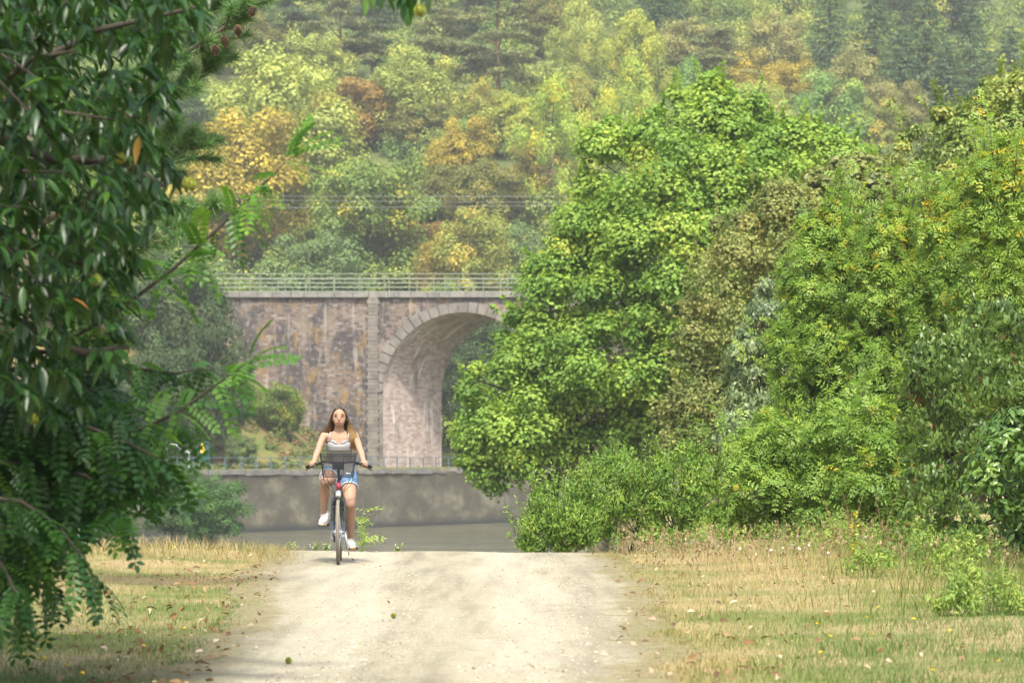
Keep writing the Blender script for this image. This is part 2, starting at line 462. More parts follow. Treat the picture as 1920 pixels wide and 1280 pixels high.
# loose stones on the road
def stones(n, ylo, yhi, smin, smax, seed, wide=0.0):
    r = np.random.default_rng(seed)
    y = ylo * (yhi/ylo) ** r.random(n); l, rr = road_edges(y)
    x = l + 0.1 - wide + (rr - l - 0.2 + 2*wide) * r.random(n)
    s = smin * (smax/smin) ** (r.random(n) ** 2.2)
    T = np.array([(1,0,0),(0,1,0),(-1,0,0),(0,-1,0),(0.1,0.1,0.75),(0.05,0,-0.6)], float)
    TF = np.array([(0,1,4),(1,2,4),(2,3,4),(3,0,4)])
    a = r.random(n) * 2 * PI
    J = r.uniform(0.7, 1.3, (n, 6, 3)) * T[None] * s[:, None, None]
    ca, sa = np.cos(a)[:, None], np.sin(a)[:, None]
    P = np.stack([J[..., 0]*ca - J[..., 1]*sa, J[..., 0]*sa + J[..., 1]*ca, J[..., 2]*0.8], -1)
    P += np.stack([x, y, gz(x, y) + 0.018], 1)[:, None]
    F = (TF[None] + (np.arange(n)*6)[:, None, None]).reshape(-1, 3)
    return P.reshape(-1, 3), [F], np.repeat(r.random(n), 6)
M['stone'] = leaf_mat('loose_stone', [(0, (0.07, 0.06, 0.045)), (0.35, (0.22, 0.185, 0.14)), (1, (0.50, 0.45, 0.36))], 0.9, 0.2, 0.0)
V, F, ti = merge([stones(14000, 12, 36, 0.003, 0.011, 3), stones(350, 12, 35, 0.006, 0.02, 4, 0.3)])
tag(link('gravel', mesh_np('gravel', V, F, M['stone'], ti)), 'loose pale stones lying over the gravel road', 'gravel', kind='stuff')

# the river
m, t, o = nt('river_water')
v = coords(t)
rip = noisen(t, coords(t, scale=(1.0, 2.2, 1), src=v), 1.4, 4); rip2 = noisen(t, coords(t, scale=(0.25, 0.7, 1), src=v), 0.22, 3)
nb = bumpn(t, rip, 0.5, 0.15); nb = bumpn(t, rip2, 0.7, 0.8, nb)
c = mixc(t, (0.085, 0.085, 0.05), (0.12, 0.115, 0.07), noisen(t, v, 0.06, 3))
princ(t, o, c, ramp(t, rip2, [(0.38, 0.02), (0.62, 0.13)]), 0.5, normal=nb)
V = np.array([(-220, 36, WATER), (220, 36, WATER), (220, 256, WATER), (-220, 256, WATER)])
tag(link('river', mesh_np('river', V, [np.array([(0, 1, 2, 3)])], m)), kind='structure')

# ------------------------------------------------------------------ river wall with its coping
def uv_strip(path, zs, closed=False):
    """vertical sheet over a ground path: V, F, UV(metres)"""
    path = np.array(path, float); d = np.concatenate([[0], np.cumsum(np.linalg.norm(np.diff(path, axis=0), axis=1))])
    n, k = len(path), len(zs)
    V = np.array([(p[0], p[1], z) for p in path for z in zs]); UV = np.array([(s, z) for s in d for z in zs])
    i = (np.arange(n-1)[:, None]*k + np.arange(k-1)[None]).ravel()
    return V, np.stack([i, i+k, i+k+1, i+1], 1), UV

m, t, o = nt('river_wall_render')
uv = t.nodes.new('ShaderNodeUVMap').outputs[0]
a = noisen(t, coords(t, scale=(0.35, 0.55, 1), src=uv), 1.0, 5, 0.6)
b = noisen(t, coords(t, scale=(1.6, 0.25, 1), src=uv), 1.0, 5, 0.6)
f = noisen(t, uv, 5.0, 5, 0.7)
c = ramp(t, a, [(0.42, (0.080, 0.074, 0.056)), (0.52, (0.115, 0.107, 0.078)), (0.64, (0.20, 0.185, 0.13))])
c = mixc(t, c, (0.085, 0.08, 0.068), ramp(t, b, [(0.48, 0), (0.66, 0.75)]))
c = mixc(t, c, (0.14, 0.128, 0.095), ramp(t, f, [(0.45, 0), (0.7, 0.6)]))
su = t.nodes.new('ShaderNodeSeparateXYZ'); t.links.new(uv, su.inputs[0])
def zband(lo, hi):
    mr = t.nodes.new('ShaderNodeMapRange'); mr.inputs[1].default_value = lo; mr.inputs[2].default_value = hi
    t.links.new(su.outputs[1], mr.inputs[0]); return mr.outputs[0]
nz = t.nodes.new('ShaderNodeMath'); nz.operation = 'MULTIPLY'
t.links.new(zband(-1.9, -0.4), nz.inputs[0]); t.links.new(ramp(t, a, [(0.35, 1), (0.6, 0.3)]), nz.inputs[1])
c = mixc(t, c, (0.075, 0.068, 0.05), nz.outputs[0])                       # uneven darker band under the coping
c = mixc(t, (0.05, 0.052, 0.05), c, zband(WATER + 0.15, WATER + 0.75))      # wet foot
princ(t, o, c, 0.92, 0.2, normal=bumpn(t, f, 0.5, 0.06))
M['wall'] = m
xs = np.concatenate([np.linspace(-46.5, 3.4, 120), np.linspace(4, 60, 40)])
front = np.stack([xs, wall_y(xs)], 1)
nd = unit(np.stack([np.gradient(wall_y(xs)), -np.gradient(xs)], 1)); nd[xs > 3.2] = (0, -1)
back = front - nd * 3.0; back[:, 1] = np.minimum(back[:, 1], 256.5)
top = -0.28
V1, F1, U1 = uv_strip(front, np.linspace(-6.5, top, 14))
V1[:, :2] += 0.06*vn(V1[:, 0:1], V1[:, 2:3]*2, 0.6)
V2 = np.concatenate([np.c_[front, np.full(len(front), top)], np.c_[back, np.full(len(back), top)]]); n = len(front)
i = np.arange(n-1); F2 = np.stack([i, i+1, i+1+n, i+n], 1)
U2 = np.concatenate([np.c_[np.arange(n)*0.5, np.full(n, -1.2)], np.c_[np.arange(n)*0.5, np.full(n, 2.0)]])
wall = thing('river_wall', 'stained grey river wall below the meadow, its foot in the water', 'wall', (-10, 233, WATER))
wall.location = (0, 0, 0)
link('facing', mesh_np('facing', np.concatenate([V1, V2]), [np.concatenate([F1, F2 + len(V1)])], M['wall'], uv=np.concatenate([U1, U2])), wall)
M['coping'] = simple('coping_stone', (0.17, 0.162, 0.145), 0.9, 0.2, var=0.8, scale=1.2, bump=0.5)
mb = MB(); q = random.Random(4); s = 0
dist = np.concatenate([[0], np.cumsum(np.linalg.norm(np.diff(front, axis=0), axis=1))])
while s < dist[-1] - 2:
    L_ = q.uniform(0.7, 1.7)
    if q.random() > 0.12:
        a0 = [np.interp(s, dist, front[:, k]) for k in (0, 1)]; a1 = [np.interp(s + L_ - 0.06, dist, front[:, k]) for k in (0, 1)]
        n0 = [np.interp(s, dist, nd[:, k]) for k in (0, 1)]
        pr = q.uniform(0.02, 0.14); h = q.uniform(0.22, 0.36); dp = 0.8
        P = []
        for z in (top - 0.1 - q.random()*0.12, top + h - 0.12):
            P += [(a0[0]+n0[0]*pr, a0[1]+n0[1]*pr, z), (a1[0]+n0[0]*pr, a1[1]+n0[1]*pr, z + q.uniform(-.03, .03)), (a1[0]-n0[0]*dp, a1[1]-n0[1]*dp, z), (a0[0]-n0[0]*dp, a0[1]-n0[1]*dp, z)]
        mb.add(P, [(0,3,2,1),(4,5,6,7),(0,1,5,4),(1,2,6,5),(2,3,7,6),(3,0,4,7)])
    s += L_
mb.build('coping', M['coping'], wall)

# ------------------------------------------------------------------ the viaduct
TOPZ = 15.35
RAD, AX, AZ = 7.26, -4.45, 6.76
PIT = 18.2                      # arch to arch
m, t, o = nt('viaduct_stone')
uv = t.nodes.new('ShaderNodeUVMap').outputs[0]
br = t.nodes.new('ShaderNodeTexBrick'); br.offset = 0.5; br.squash = 1.0
wv = mixc(t, uv, noisen(t, uv, 0.9, 3), 0.0)
nw = t.nodes.new('ShaderNodeTexNoise'); nw.inputs['Scale'].default_value = 0.8; t.links.new(uv, nw.inputs['Vector'])
ad = t.nodes.new('ShaderNodeVectorMath'); ad.operation = 'MULTIPLY_ADD'; t.links.new(nw.outputs['Color'], ad.inputs[0]); ad.inputs[1].default_value = (0.18, 0.10, 0); t.links.new(uv, ad.inputs[2])
t.links.new(ad.outputs[0], br.inputs['Vector'])
br.inputs['Scale'].default_value = 1.0; br.inputs['Brick Width'].default_value = 0.55; br.inputs['Row Height'].default_value = 0.235
br.inputs['Mortar Size'].default_value = 0.018; br.inputs['Mortar Smooth'].default_value = 0.4; br.inputs['Bias'].default_value = 0.0
br.inputs['Color1'].default_value = (0, 0, 0, 1); br.inputs['Color2'].default_value = (1, 1, 1, 1); br.inputs['Mortar'].default_value = (0.5, 0.5, 0.5, 1)
stone = ramp(t, br.outputs['Color'], [(0.0, (0.045, 0.045, 0.055)), (0.2, (0.095, 0.08, 0.08)), (0.42, (0.165, 0.115, 0.095)), (0.62, (0.20, 0.15, 0.12)), (0.82, (0.21, 0.19, 0.18)), (1.0, (0.33, 0.31, 0.29))])
c = mixc(t, stone, (0.165, 0.14, 0.125), 0.25)
c = mixc(t, c, (0.22, 0.20, 0.18), ramp(t, br.outputs['Fac'], [(0, 0), (1, 0.6)]))
c = mixc(t, c, (0.23, 0.20, 0.165), ramp(t, noisen(t, uv, 0.35, 5, 0.6), [(0.48, 0), (0.62, 0.7)]))
st1 = noisen(t, coords(t, scale=(0.35, 0.16, 1), src=uv), 1.0, 6, 0.65)
c = mixc(t, c, (0.050, 0.052, 0.062), ramp(t, st1, [(0.46, 0), (0.55, 0.8)]))                # soot and damp
st2 = noisen(t, coords(t, scale=(0.7, 0.3, 1), src=uv), 1.3, 5, 0.7)
c = mixc(t, c, (0.30, 0.20, 0.06), ramp(t, st2, [(0.54, 0), (0.64, 0.65)]))                # ochre lichen
st3 = noisen(t, coords(t, scale=(1.5, 0.16, 1), src=uv), 1.0, 5, 0.6)
c = mixc(t, c, (0.40, 0.385, 0.37), ramp(t, st3, [(0.57, 0), (0.68, 0.55)]))               # lime runs
st4 = noisen(t, uv, 2.2, 5, 0.7)
c = mixc(t, c, (0.31, 0.285, 0.28), ramp(t, st4, [(0.52, 0), (0.62, 0.65)]))
c = mixc(t, c, (0.06, 0.06, 0.065), ramp(t, noisen(t, uv, 1.1, 6, 0.75), [(0.58, 0), (0.7, 0.6)]))
c = mixc(t, c, (0.80, 0.755, 0.70), 1.0, 'MULTIPLY')
princ(t, o, c, 0.93, 0.15, normal=bumpn(t, mixc(t, br.outputs['Fac'], st4, 0.5), 0.7, 0.06))
M['viaduct'] = m
m, t, o = nt('viaduct_barrel')
uv = t.nodes.new('ShaderNodeUVMap').outputs[0]
br = t.nodes.new('ShaderNodeTexBrick'); br.offset = 0.5; t.links.new(uv, br.inputs['Vector'])
br.inputs['Scale'].default_value = 1.0; br.inputs['Brick Width'].default_value = 0.6; br.inputs['Row Height'].default_value = 0.22; br.inputs['Mortar Size'].default_value = 0.015
br.inputs['Color1'].default_value = (0, 0, 0, 1); br.inputs['Color2'].default_value = (1, 1, 1, 1); br.inputs['Mortar'].default_value = (0.6, 0.6, 0.6, 1)
c = ramp(t, br.outputs['Color'], [(0, (0.27, 0.20, 0.175)), (0.5, (0.38, 0.305, 0.27)), (1, (0.47, 0.40, 0.37))])
c = mixc(t, c, (0.11, 0.095, 0.09), ramp(t, noisen(t, coords(t, scale=(0.45, 0.13, 1), src=uv), 1, 5, 0.6), [(0.52, 0), (0.66, 0.7)]))
c = mixc(t, c, (0.66, 0.62, 0.57), ramp(t, noisen(t, coords(t, scale=(1.1, 0.17, 1), src=uv), 1.2, 4, 0.6), [(0.58, 0), (0.66, 0.8)]))
princ(t, o, c, 0.93, 0.15, normal=bumpn(t, br.outputs['Fac'], 0.4, 0.03))
M['barrel'] = m

ARCH = [AX + k * PIT for k in range(0, 3)]
X0, X1 = -62.0, AX + 2 * PIT + RAD + 4.0
def under(x):
    """underside of the masonry at x"""
    for a in ARCH:
        if abs(x - a) < RAD: return AZ + math.sqrt(max(0, RAD**2 - (x - a)**2))
    return -2.5
xs = set(np.arange(X0, X1, 0.8))
for a in ARCH:
    for k in range(0, 41): xs.add(a - RAD * math.cos(PI * k / 40))
xs = np.array(sorted(xs))
Vf = []; Ff = []; Uf = []
for side in (0, 1):
    off = DEPV * side; base = len(Vf)
    for i in range(len(xs) - 1):
        xa, xb = xs[i], xs[i+1]; mid = (xa + xb) / 2
        inside = any(abs(mid - a) < RAD for a in ARCH)
        za = under(xa) if inside and abs(under(xa) + 2.5) > 1e-6 else (AZ if inside else -2.5)
        zb = under(xb) if inside and abs(under(xb) + 2.5) > 1e-6 else (AZ if inside else -2.5)
        b = len(Vf)
        for x, z in ((xa, za), (xb, zb), (xb, TOPZ), (xa, TOPZ)):
            Vf.append((x + off[0], BY + off[1], z)); Uf.append((x, z))
        Ff.append((b, b+1, b+2, b+3) if side == 0 else (b+3, b+2, b+1, b))
viaduct = thing('viaduct', 'stone railway viaduct with a round arch, railing along its deck', 'viaduct', (0, 0, 0))
link('spandrel_wall', mesh_np('spandrel_wall', Vf, [np.array(Ff)], M['viaduct'], uv=np.array(Uf)), viaduct)
Vb = []; Fb = []; Ub = []
for a in ARCH:
    path = [(a - RAD, -2.5), (a - RAD, 2)] + [(a - RAD * math.cos(PI*k/36), AZ + RAD * math.sin(PI*k/36)) for k in range(37)] + [(a + RAD, 2), (a + RAD, -2.5)]
    s = 0; b = len(Vb)
    for i, p in enumerate(path):
        if i: s += math.hypot(p[0]-path[i-1][0], p[1]-path[i-1][1])
        for q_ in np.linspace(0, 1, 5):
            Vb.append((p[0] + DEPV[0]*q_, BY + DEPV[1]*q_, p[1])); Ub.append((q_ * 9.5, s))
    for i in range(len(path) - 1):
        for j in range(4):
            k = b + i*5 + j; Fb.append((k, k+1, k+6, k+5))
link('vault', mesh_np('vault', Vb, [np.array(Fb)], M['barrel'], smooth=False, uv=np.array(Ub)), viaduct)
mb = MB(); mb.add([(X0, BY, TOPZ-0.05), (X1, BY, TOPZ-0.05), (X1+DEPV[0], BY+DEPV[1], TOPZ-0.05), (X0+DEPV[0], BY+DEPV[1], TOPZ-0.05)], [(0,1,2,3)])
M['quoin'] = simple('dressed_stone', (0.15, 0.134, 0.115), 0.92, 0.2, var=0.8, scale=0.9, bump=0.4)
M['quoin2'] = simple('weathered_voussoir', (0.150, 0.138, 0.120), 0.92, 0.2, var=0.85, scale=0.8, bump=0.4)
mb.build('track_bed', M['quoin'], viaduct)
# voussoirs
q = random.Random(11)
for a in ARCH:
    n = 27; mb = MB()
    for k in range(n):
        t0, t1 = PI*k/n + 0.006, PI*(k+1)/n - 0.006
        ro = RAD + 0.92 + q.uniform(-0.06, 0.10); ri = RAD - 0.02; pr = q.uniform(0.05, 0.14)
        P = []
        for y in (BY + 0.25, BY - pr):
            for r_, t_ in ((ri, t0), (ro, t0), (ro, t1), (ri, t1)): P.append((a - r_*math.cos(t_), y, AZ + r_*math.sin(t_)))
        mb.add(P, [(0,1,2,3),(7,6,5,4),(0,4,5,1),(1,5,6,2),(2,6,7,3),(3,7,4,0)])
    mb.build('arch_ring', M['quoin2'], viaduct)
# quoins up the pier edges, and the pilaster strip
for a in ARCH:
    for s in (-1, 1):
        z = -2.5; k = 0; mb = MB()
        while z < AZ - 0.3:
            h = q.uniform(0.30, 0.42); w = 0.45 if k % 2 else 0.85
            xe = a + s * (RAD - 0.015)
            mb.box(min(xe, xe + s*w), max(xe, xe + s*w), BY - q.uniform(0.03, 0.08), BY + 0.3, z, min(z + h - 0.03, AZ - 0.05)); z += h; k += 1
        mb.build('pier_quoin', M['quoin'], viaduct)
for a in ARCH:
    mb = MB()
    xc = a - RAD - 0.95 + (0.05 if a == AX else 0); z = -2.5; k = 0
    while z < TOPZ - 0.05:
        h = q.uniform(0.28, 0.4); w = 0.46 if k % 2 else 0.54
        mb.box(xc - w, xc + w, BY - 0.28 - q.uniform(0, 0.05), BY + 0.2, z, min(z + h - 0.025, TOPZ - 0.02)); z += h; k += 1
    mb.build('pilaster', M['quoin'], viaduct)
# coping slabs
mb = MB(); x = X0
while x < X1:
    L_ = q.uniform(0.9, 1.9); pr = q.uniform(0.30, 0.42); zz = q.uniform(-0.03, 0.04)
    mb.box(x, min(x + L_ - 0.04, X1), BY - pr, BY + 1.0, TOPZ, TOPZ + 0.46 + zz); x += L_
mb.build('coping', M['coping'], viaduct)
mb = MB(); x = X0
while x < X1:
    L_ = q.uniform(1.2, 2.0); mb.box(x + DEPV[0], x + L_ - 0.04 + DEPV[0], BY + DEPV[1] - 0.8, BY + DEPV[1] + 0.35, TOPZ, TOPZ + 0.45); x += L_
mb.build('rear_coping', M['coping'], viaduct)
# railings on the deck
M['rail_paint'] = simple('pale_rail_paint', (0.19, 0.22, 0.155), 0.6, 0.3, var=0.25, scale=2)
M['rail_dark'] = simple('grey_rail_paint', (0.20, 0.22, 0.17), 0.6, 0.3, var=0.25, scale=2)
def railing(name, label, ox, oy, mat, step):
    rt = thing(name, label, 'railing', (0, 0, 0), group=None)
    zb, zt = TOPZ + 0.42, W(0, 513, BY)[2]
    mb = MB()
    for k, zz in enumerate(np.linspace(zb + 0.14, zt, 5)):
        r_ = 0.035 if k == 4 else 0.022
        mb.box(X0 + ox, X1 + ox, oy - r_, oy + r_, zz - r_, zz + r_)
    mb.build('rail', mat, rt)
    pm = MB(); pm.box(-0.032, 0.032, -0.05, 0.05, 0, zt - zb + 0.03); pme = pm.mesh('post', mat)
    xx = -29.6
    while xx < 16:
        p = link('post', pme, rt); p.location = (xx + ox, oy + 0.07, zb - 0.05); xx += step
    return rt
railing('bridge_railing', 'pale metal railing along the near edge of the viaduct deck', 0.0, BY + 0.2, M['rail_paint'], 2.25)
railing('bridge_railing', 'grey metal railing along the far edge of the viaduct deck, seen through the near one', DEPV[0], BY + DEPV[1] - 0.2, M['rail_dark'], 2.6)

# blue-grey fence along the river wall
M['fence_blue'] = simple('blue_grey_paint', (0.085, 0.13, 0.16), 0.5, 0.4, var=0.2, scale=3)
qf = thing('quay_railing', 'blue grey railing on top of the river wall, below the viaduct', 'railing', (0, 0, 0))
fl = front - nd * 0.9
fd = np.concatenate([[0], np.cumsum(np.linalg.norm(np.diff(fl, axis=0), axis=1))])
def fpt(s): return Vector((np.interp(s, fd, fl[:, 0]), np.interp(s, fd, fl[:, 1]), top + 0.05))
s0 = np.interp(-29, fl[:, 0], fd); s1 = np.interp(3.2, fl[:, 0], fd)
mb = MB()
for zz, r_ in ((1.12, 0.028), (0.62, 0.015), (0.18, 0.015)):
    mb.tube([fpt(s) + Vector((0, 0, zz)) for s in np.linspace(s0, s1, 30)], r_, 6)
mb.build('rail', M['fence_blue'], qf)
pm = MB(); pm.box(-0.045, 0.045, -0.03, 0.03, -0.05, 1.14); pme = pm.mesh('post', M['fence_blue'])
s = s0
while s <= s1:
    p = link('post', pme, qf); p.location = fpt(s); p.rotation_euler = (0, 0, R(57)); s += 1.9

# power lines strung across the hillside foot
M['cable'] = simple('aluminium_cable', (0.22, 0.23, 0.235), 0.5, 0.5, var=0.05)
for (ya, yb, lab) in ((365, 368, 'topmost of the three thin power lines above the viaduct'), (372, 379, 'middle one of the three thin power lines above the viaduct'), (389, 385, 'lowest of the three thin power lines above the viaduct')):
    mb = MB(); Yc = 268.0
    A = Vector(W(300, ya, Yc)); B = Vector(W(1060, yb, Yc)); d = (B - A)
    pts = []
    for k in range(25):
        u_ = -1.0 + 3.0 * k / 24
        p = A + d * u_; p.z += 0.35 * ((u_ - 0.5) ** 2 - 0.25); pts.append(p)
    mb.tube(pts, 0.013, 5)
    tag(mb.build('power_line', M['cable']), lab, 'power line')
# ------------------------------------------------------------------ trees of the hillside
def crown_round(seed, n=90, per=230, size=0.27, rx=5.0, rz=5.6, zc=6.2, rad=(0.9, 1.7), hang=0.0, zs=0.9, cut=-0.95):
    r = np.random.default_rng(seed)
    d = rnd_unit(n * 3, r); d = d[d[:, 2] > cut][:n]
    f = r.uniform(0.45, 1.0, len(d)) ** 0.6
    lob = 1 + 0.16*np.sin(3*np.arctan2(d[:, 1], d[:, 0]) + seed) + 0.10*np.sin(5*d[:, 2] + 2*seed)
    cent = d * np.array((rx, rx, rz)) * (f * lob)[:, None] * 0.86 + np.array((0, 0, zc))
    return clump_leaves(cent, r.uniform(rad[0], rad[1], len(d)), per, T_quad(0.42), size, r, zs=zs, hang=hang, tvar=0.13, spread=0.2)
def crown_birch(seed):
    r = np.random.default_rng(seed); n = 60
    t = r.random(n) ** 0.8; a = r.random(n) * 2 * PI
    w = 3.4 * np.sin(PI * np.clip(0.12 + 0.86*t, 0, 1)) ** 0.7
    rr = np.sqrt(r.uniform(0.15, 1, n)) * w
    cent = np.stack([rr*np.cos(a), rr*np.sin(a), 2.5 + 11.0*t], 1)
    return clump_leaves(cent, r.uniform(0.55, 1.05, n), 210, T_quad(0.30), 0.27, r, zs=1.9, hang=1.1, up=0.25, tvar=0.13)
def crown_pine(seed):
    r = np.random.default_rng(seed); parts = []; n = 40
    t = r.random(n); a = r.random(n) * 2 * PI
    rr = (0.9 + 3.6 * (1 - np.abs(t - 0.35)) ** 1.5) * np.sqrt(r.uniform(0.1, 1, n))
    cent = np.stack([rr*np.cos(a), rr*np.sin(a), 6.0 + 9.5*t], 1)
    return clump_leaves(cent, r.uniform(0.9, 1.7, n), 190, T_quad(0.22), 0.42, r, zs=0.33, hang=-0.4, up=1.2)
def crown_spruce(seed, H=19.0, Rb=6.2):
    r = np.random.default_rng(seed); P = []; A = []; Nn = []; S = []; Tt = []
    lev = 26
    for i in range(lev):
        t = i / (lev - 1); z0 = 2.0 + (H - 2.3) * t; L = Rb * (1 - t) ** 0.62 * r.uniform(0.75, 1.15) + 0.25
        nb = int(9 - 4*t); ph = r.random() * 6.28
        for b in range(nb):
            a = ph + 2*PI*b/nb + r.normal(0, 0.15); Lb = L * r.uniform(0.75, 1.15); tt = 0.45 + r.normal(0, 0.16)
            m = int(26 * Lb / 2.5) + 10; u = r.random(m) ** 0.75
            side = r.normal(0, 0.20, m) * Lb * (0.35 + 0.65*u) * 0.8
            dz = -0.32*Lb*u + 0.20*Lb*u**3 - np.abs(r.normal(0, 0.16, m))
            ca, sa = math.cos(a), math.sin(a)
            x = ca*u*Lb - sa*side; y = sa*u*Lb + ca*side
            P.append(np.stack([x, y, z0 + dz], 1))
            A.append(np.stack([ca - sa*side/Lb*1.5, sa + ca*side/Lb*1.5, np.full(m, -0.35)], 1) + r.normal(0, 0.25, (m, 3)))
            Nn.append(np.array((0.25*ca, 0.25*sa, 1.0)) + r.normal(0, 0.4, (m, 3)))
            S.append(r.uniform(0.40, 0.75, m)); Tt.append(np.clip(tt + r.normal(0, 0.16, m), 0, 0.62))
    return scatter(T_quad(0.20), np.concatenate(P), np.concatenate(A), unit(np.concatenate(Nn)), np.concatenate(S), np.concatenate(Tt))

KIND = {}
def reg(kind, arr, seed, trunk, width, height, bark):
    V, F, ti = arr
    me = mesh_np('crown', V, F, M['hill_leaf'], ti)
    KIND.setdefault(kind, []).append((me, trunk.mesh('trunk', M[bark], True), width, height))
for s in range(5):
    reg('round', crown_round(20 + s), s, trunk_mb(9.5, 0.28, 7, s, start=0.25, spread=0.42), 10.6, 12.0, 'bark')
for s in range(2):
    reg('wide', crown_round(40 + s, n=100, rx=6.0, rz=4.6, zc=4.9, rad=(1.0, 1.8), zs=0.7), s, trunk_mb(7.5, 0.3, 8, s + 9, start=0.2, spread=0.5), 12.6, 9.8, 'bark')
for s in range(2):
    reg('airy', crown_round(50 + s, n=80, per=190, size=0.26, rx=4.8, rz=5.6, zc=6.4, rad=(0.8, 1.5)), s, trunk_mb(11, 0.26, 11, s + 19, start=0.2, spread=0.42), 10.2, 12.4, 'bark_grey')
for s in range(2): reg('birch', crown_birch(60 + s), s, trunk_mb(13.2, 0.16, 6, s + 29, start=0.3, spread=0.16), 7.6, 14.6, 'bark_grey')
for s in range(3): reg('pine', crown_pine(70 + s), s, trunk_mb(15.6, 0.30, 12, s + 39, start=0.35, spread=0.24), 9.6, 16.0, 'bark_red')
for s in range(2): reg('spruce', crown_spruce(80 + s), s, trunk_mb(18.6, 0.3, 0, s + 49), 11.4, 19.0, 'bark')

def rgb(c): return (c[0], c[1], c[2], 1.0)
GOLD = ((0.295, 0.222, 0.04), (0.41, 0.30, 0.05)); PALE = ((0.25, 0.27, 0.075), (0.36, 0.33, 0.08)); GREEN = ((0.125, 0.175, 0.04), (0.34, 0.28, 0.04))
GREY = ((0.11, 0.155, 0.065), (0.2, 0.23, 0.07)); RUST = ((0.23, 0.14, 0.04), (0.33, 0.21, 0.05)); LIME = ((0.24, 0.30, 0.05), (0.42, 0.34, 0.04))
ORANGE = ((0.27, 0.20, 0.05), (0.39, 0.25, 0.05)); FLECK = ((0.22, 0.225, 0.055), (0.43, 0.28, 0.05)); OLIVE = ((0.13, 0.13, 0.035), (0.22, 0.17, 0.04))
YELLOW = ((0.30, 0.31, 0.06), (0.42, 0.34, 0.05)); DKPINE = ((0.06, 0.085, 0.05), (0.12, 0.13, 0.06)); BRPINE = ((0.125, 0.13, 0.06), (0.18, 0.175, 0.075))
SPRUCE = ((0.075, 0.115, 0.065), (0.14, 0.18, 0.085)); TAN = ((0.21, 0.19, 0.08), (0.28, 0.24, 0.09)); MINT = ((0.14, 0.22, 0.07), (0.26, 0.32, 0.08))
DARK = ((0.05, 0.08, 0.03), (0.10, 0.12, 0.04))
cnt = {}
LIFT = (1.24, 1.36, 1.1)
def hill_y(ytop, w, ratio):
    """distance at which a tree of that drawn size stands on the slope"""
    k = (HY - ytop) / FPX - ratio * w / FPX
    return (CAMZ + 0.38*274) / (0.38 - k)
def hill_tree(px, ytop, w, kind, col, name, label, cat='tree', ratio=None, Y=None, group='trees on the autumn hillside'):
    i = cnt.get(kind, 0); cnt[kind] = i + 1
    cm, tm, tw, th = KIND[kind][i % len(KIND[kind])]
    ratio = ratio or th / tw
    Yt = Y or hill_y(ytop, w, ratio)
    sc = (w * Yt / FPX) / tw; hgt = ratio * w * Yt / FPX
    X = (px - HX) * Yt / FPX
    zt = CAMZ + (HY - ytop) * Yt / FPX
    zb = float(gz(X, Yt)) - 0.15
    hgt = max(zt - zb, 0.5 * hgt)
    rt = thing(name, label, cat, (X, Yt, zb), (i * 2.4) % 6.28, group, (sc, sc, hgt / th))
    c = link('crown', cm, rt); c.color = rgb([a*b for a, b in zip(col[0], LIFT)]); c['accent'] = [float(a*b) for a, b in zip(col[1], LIFT)]
    link('trunk', tm, rt)
    return rt

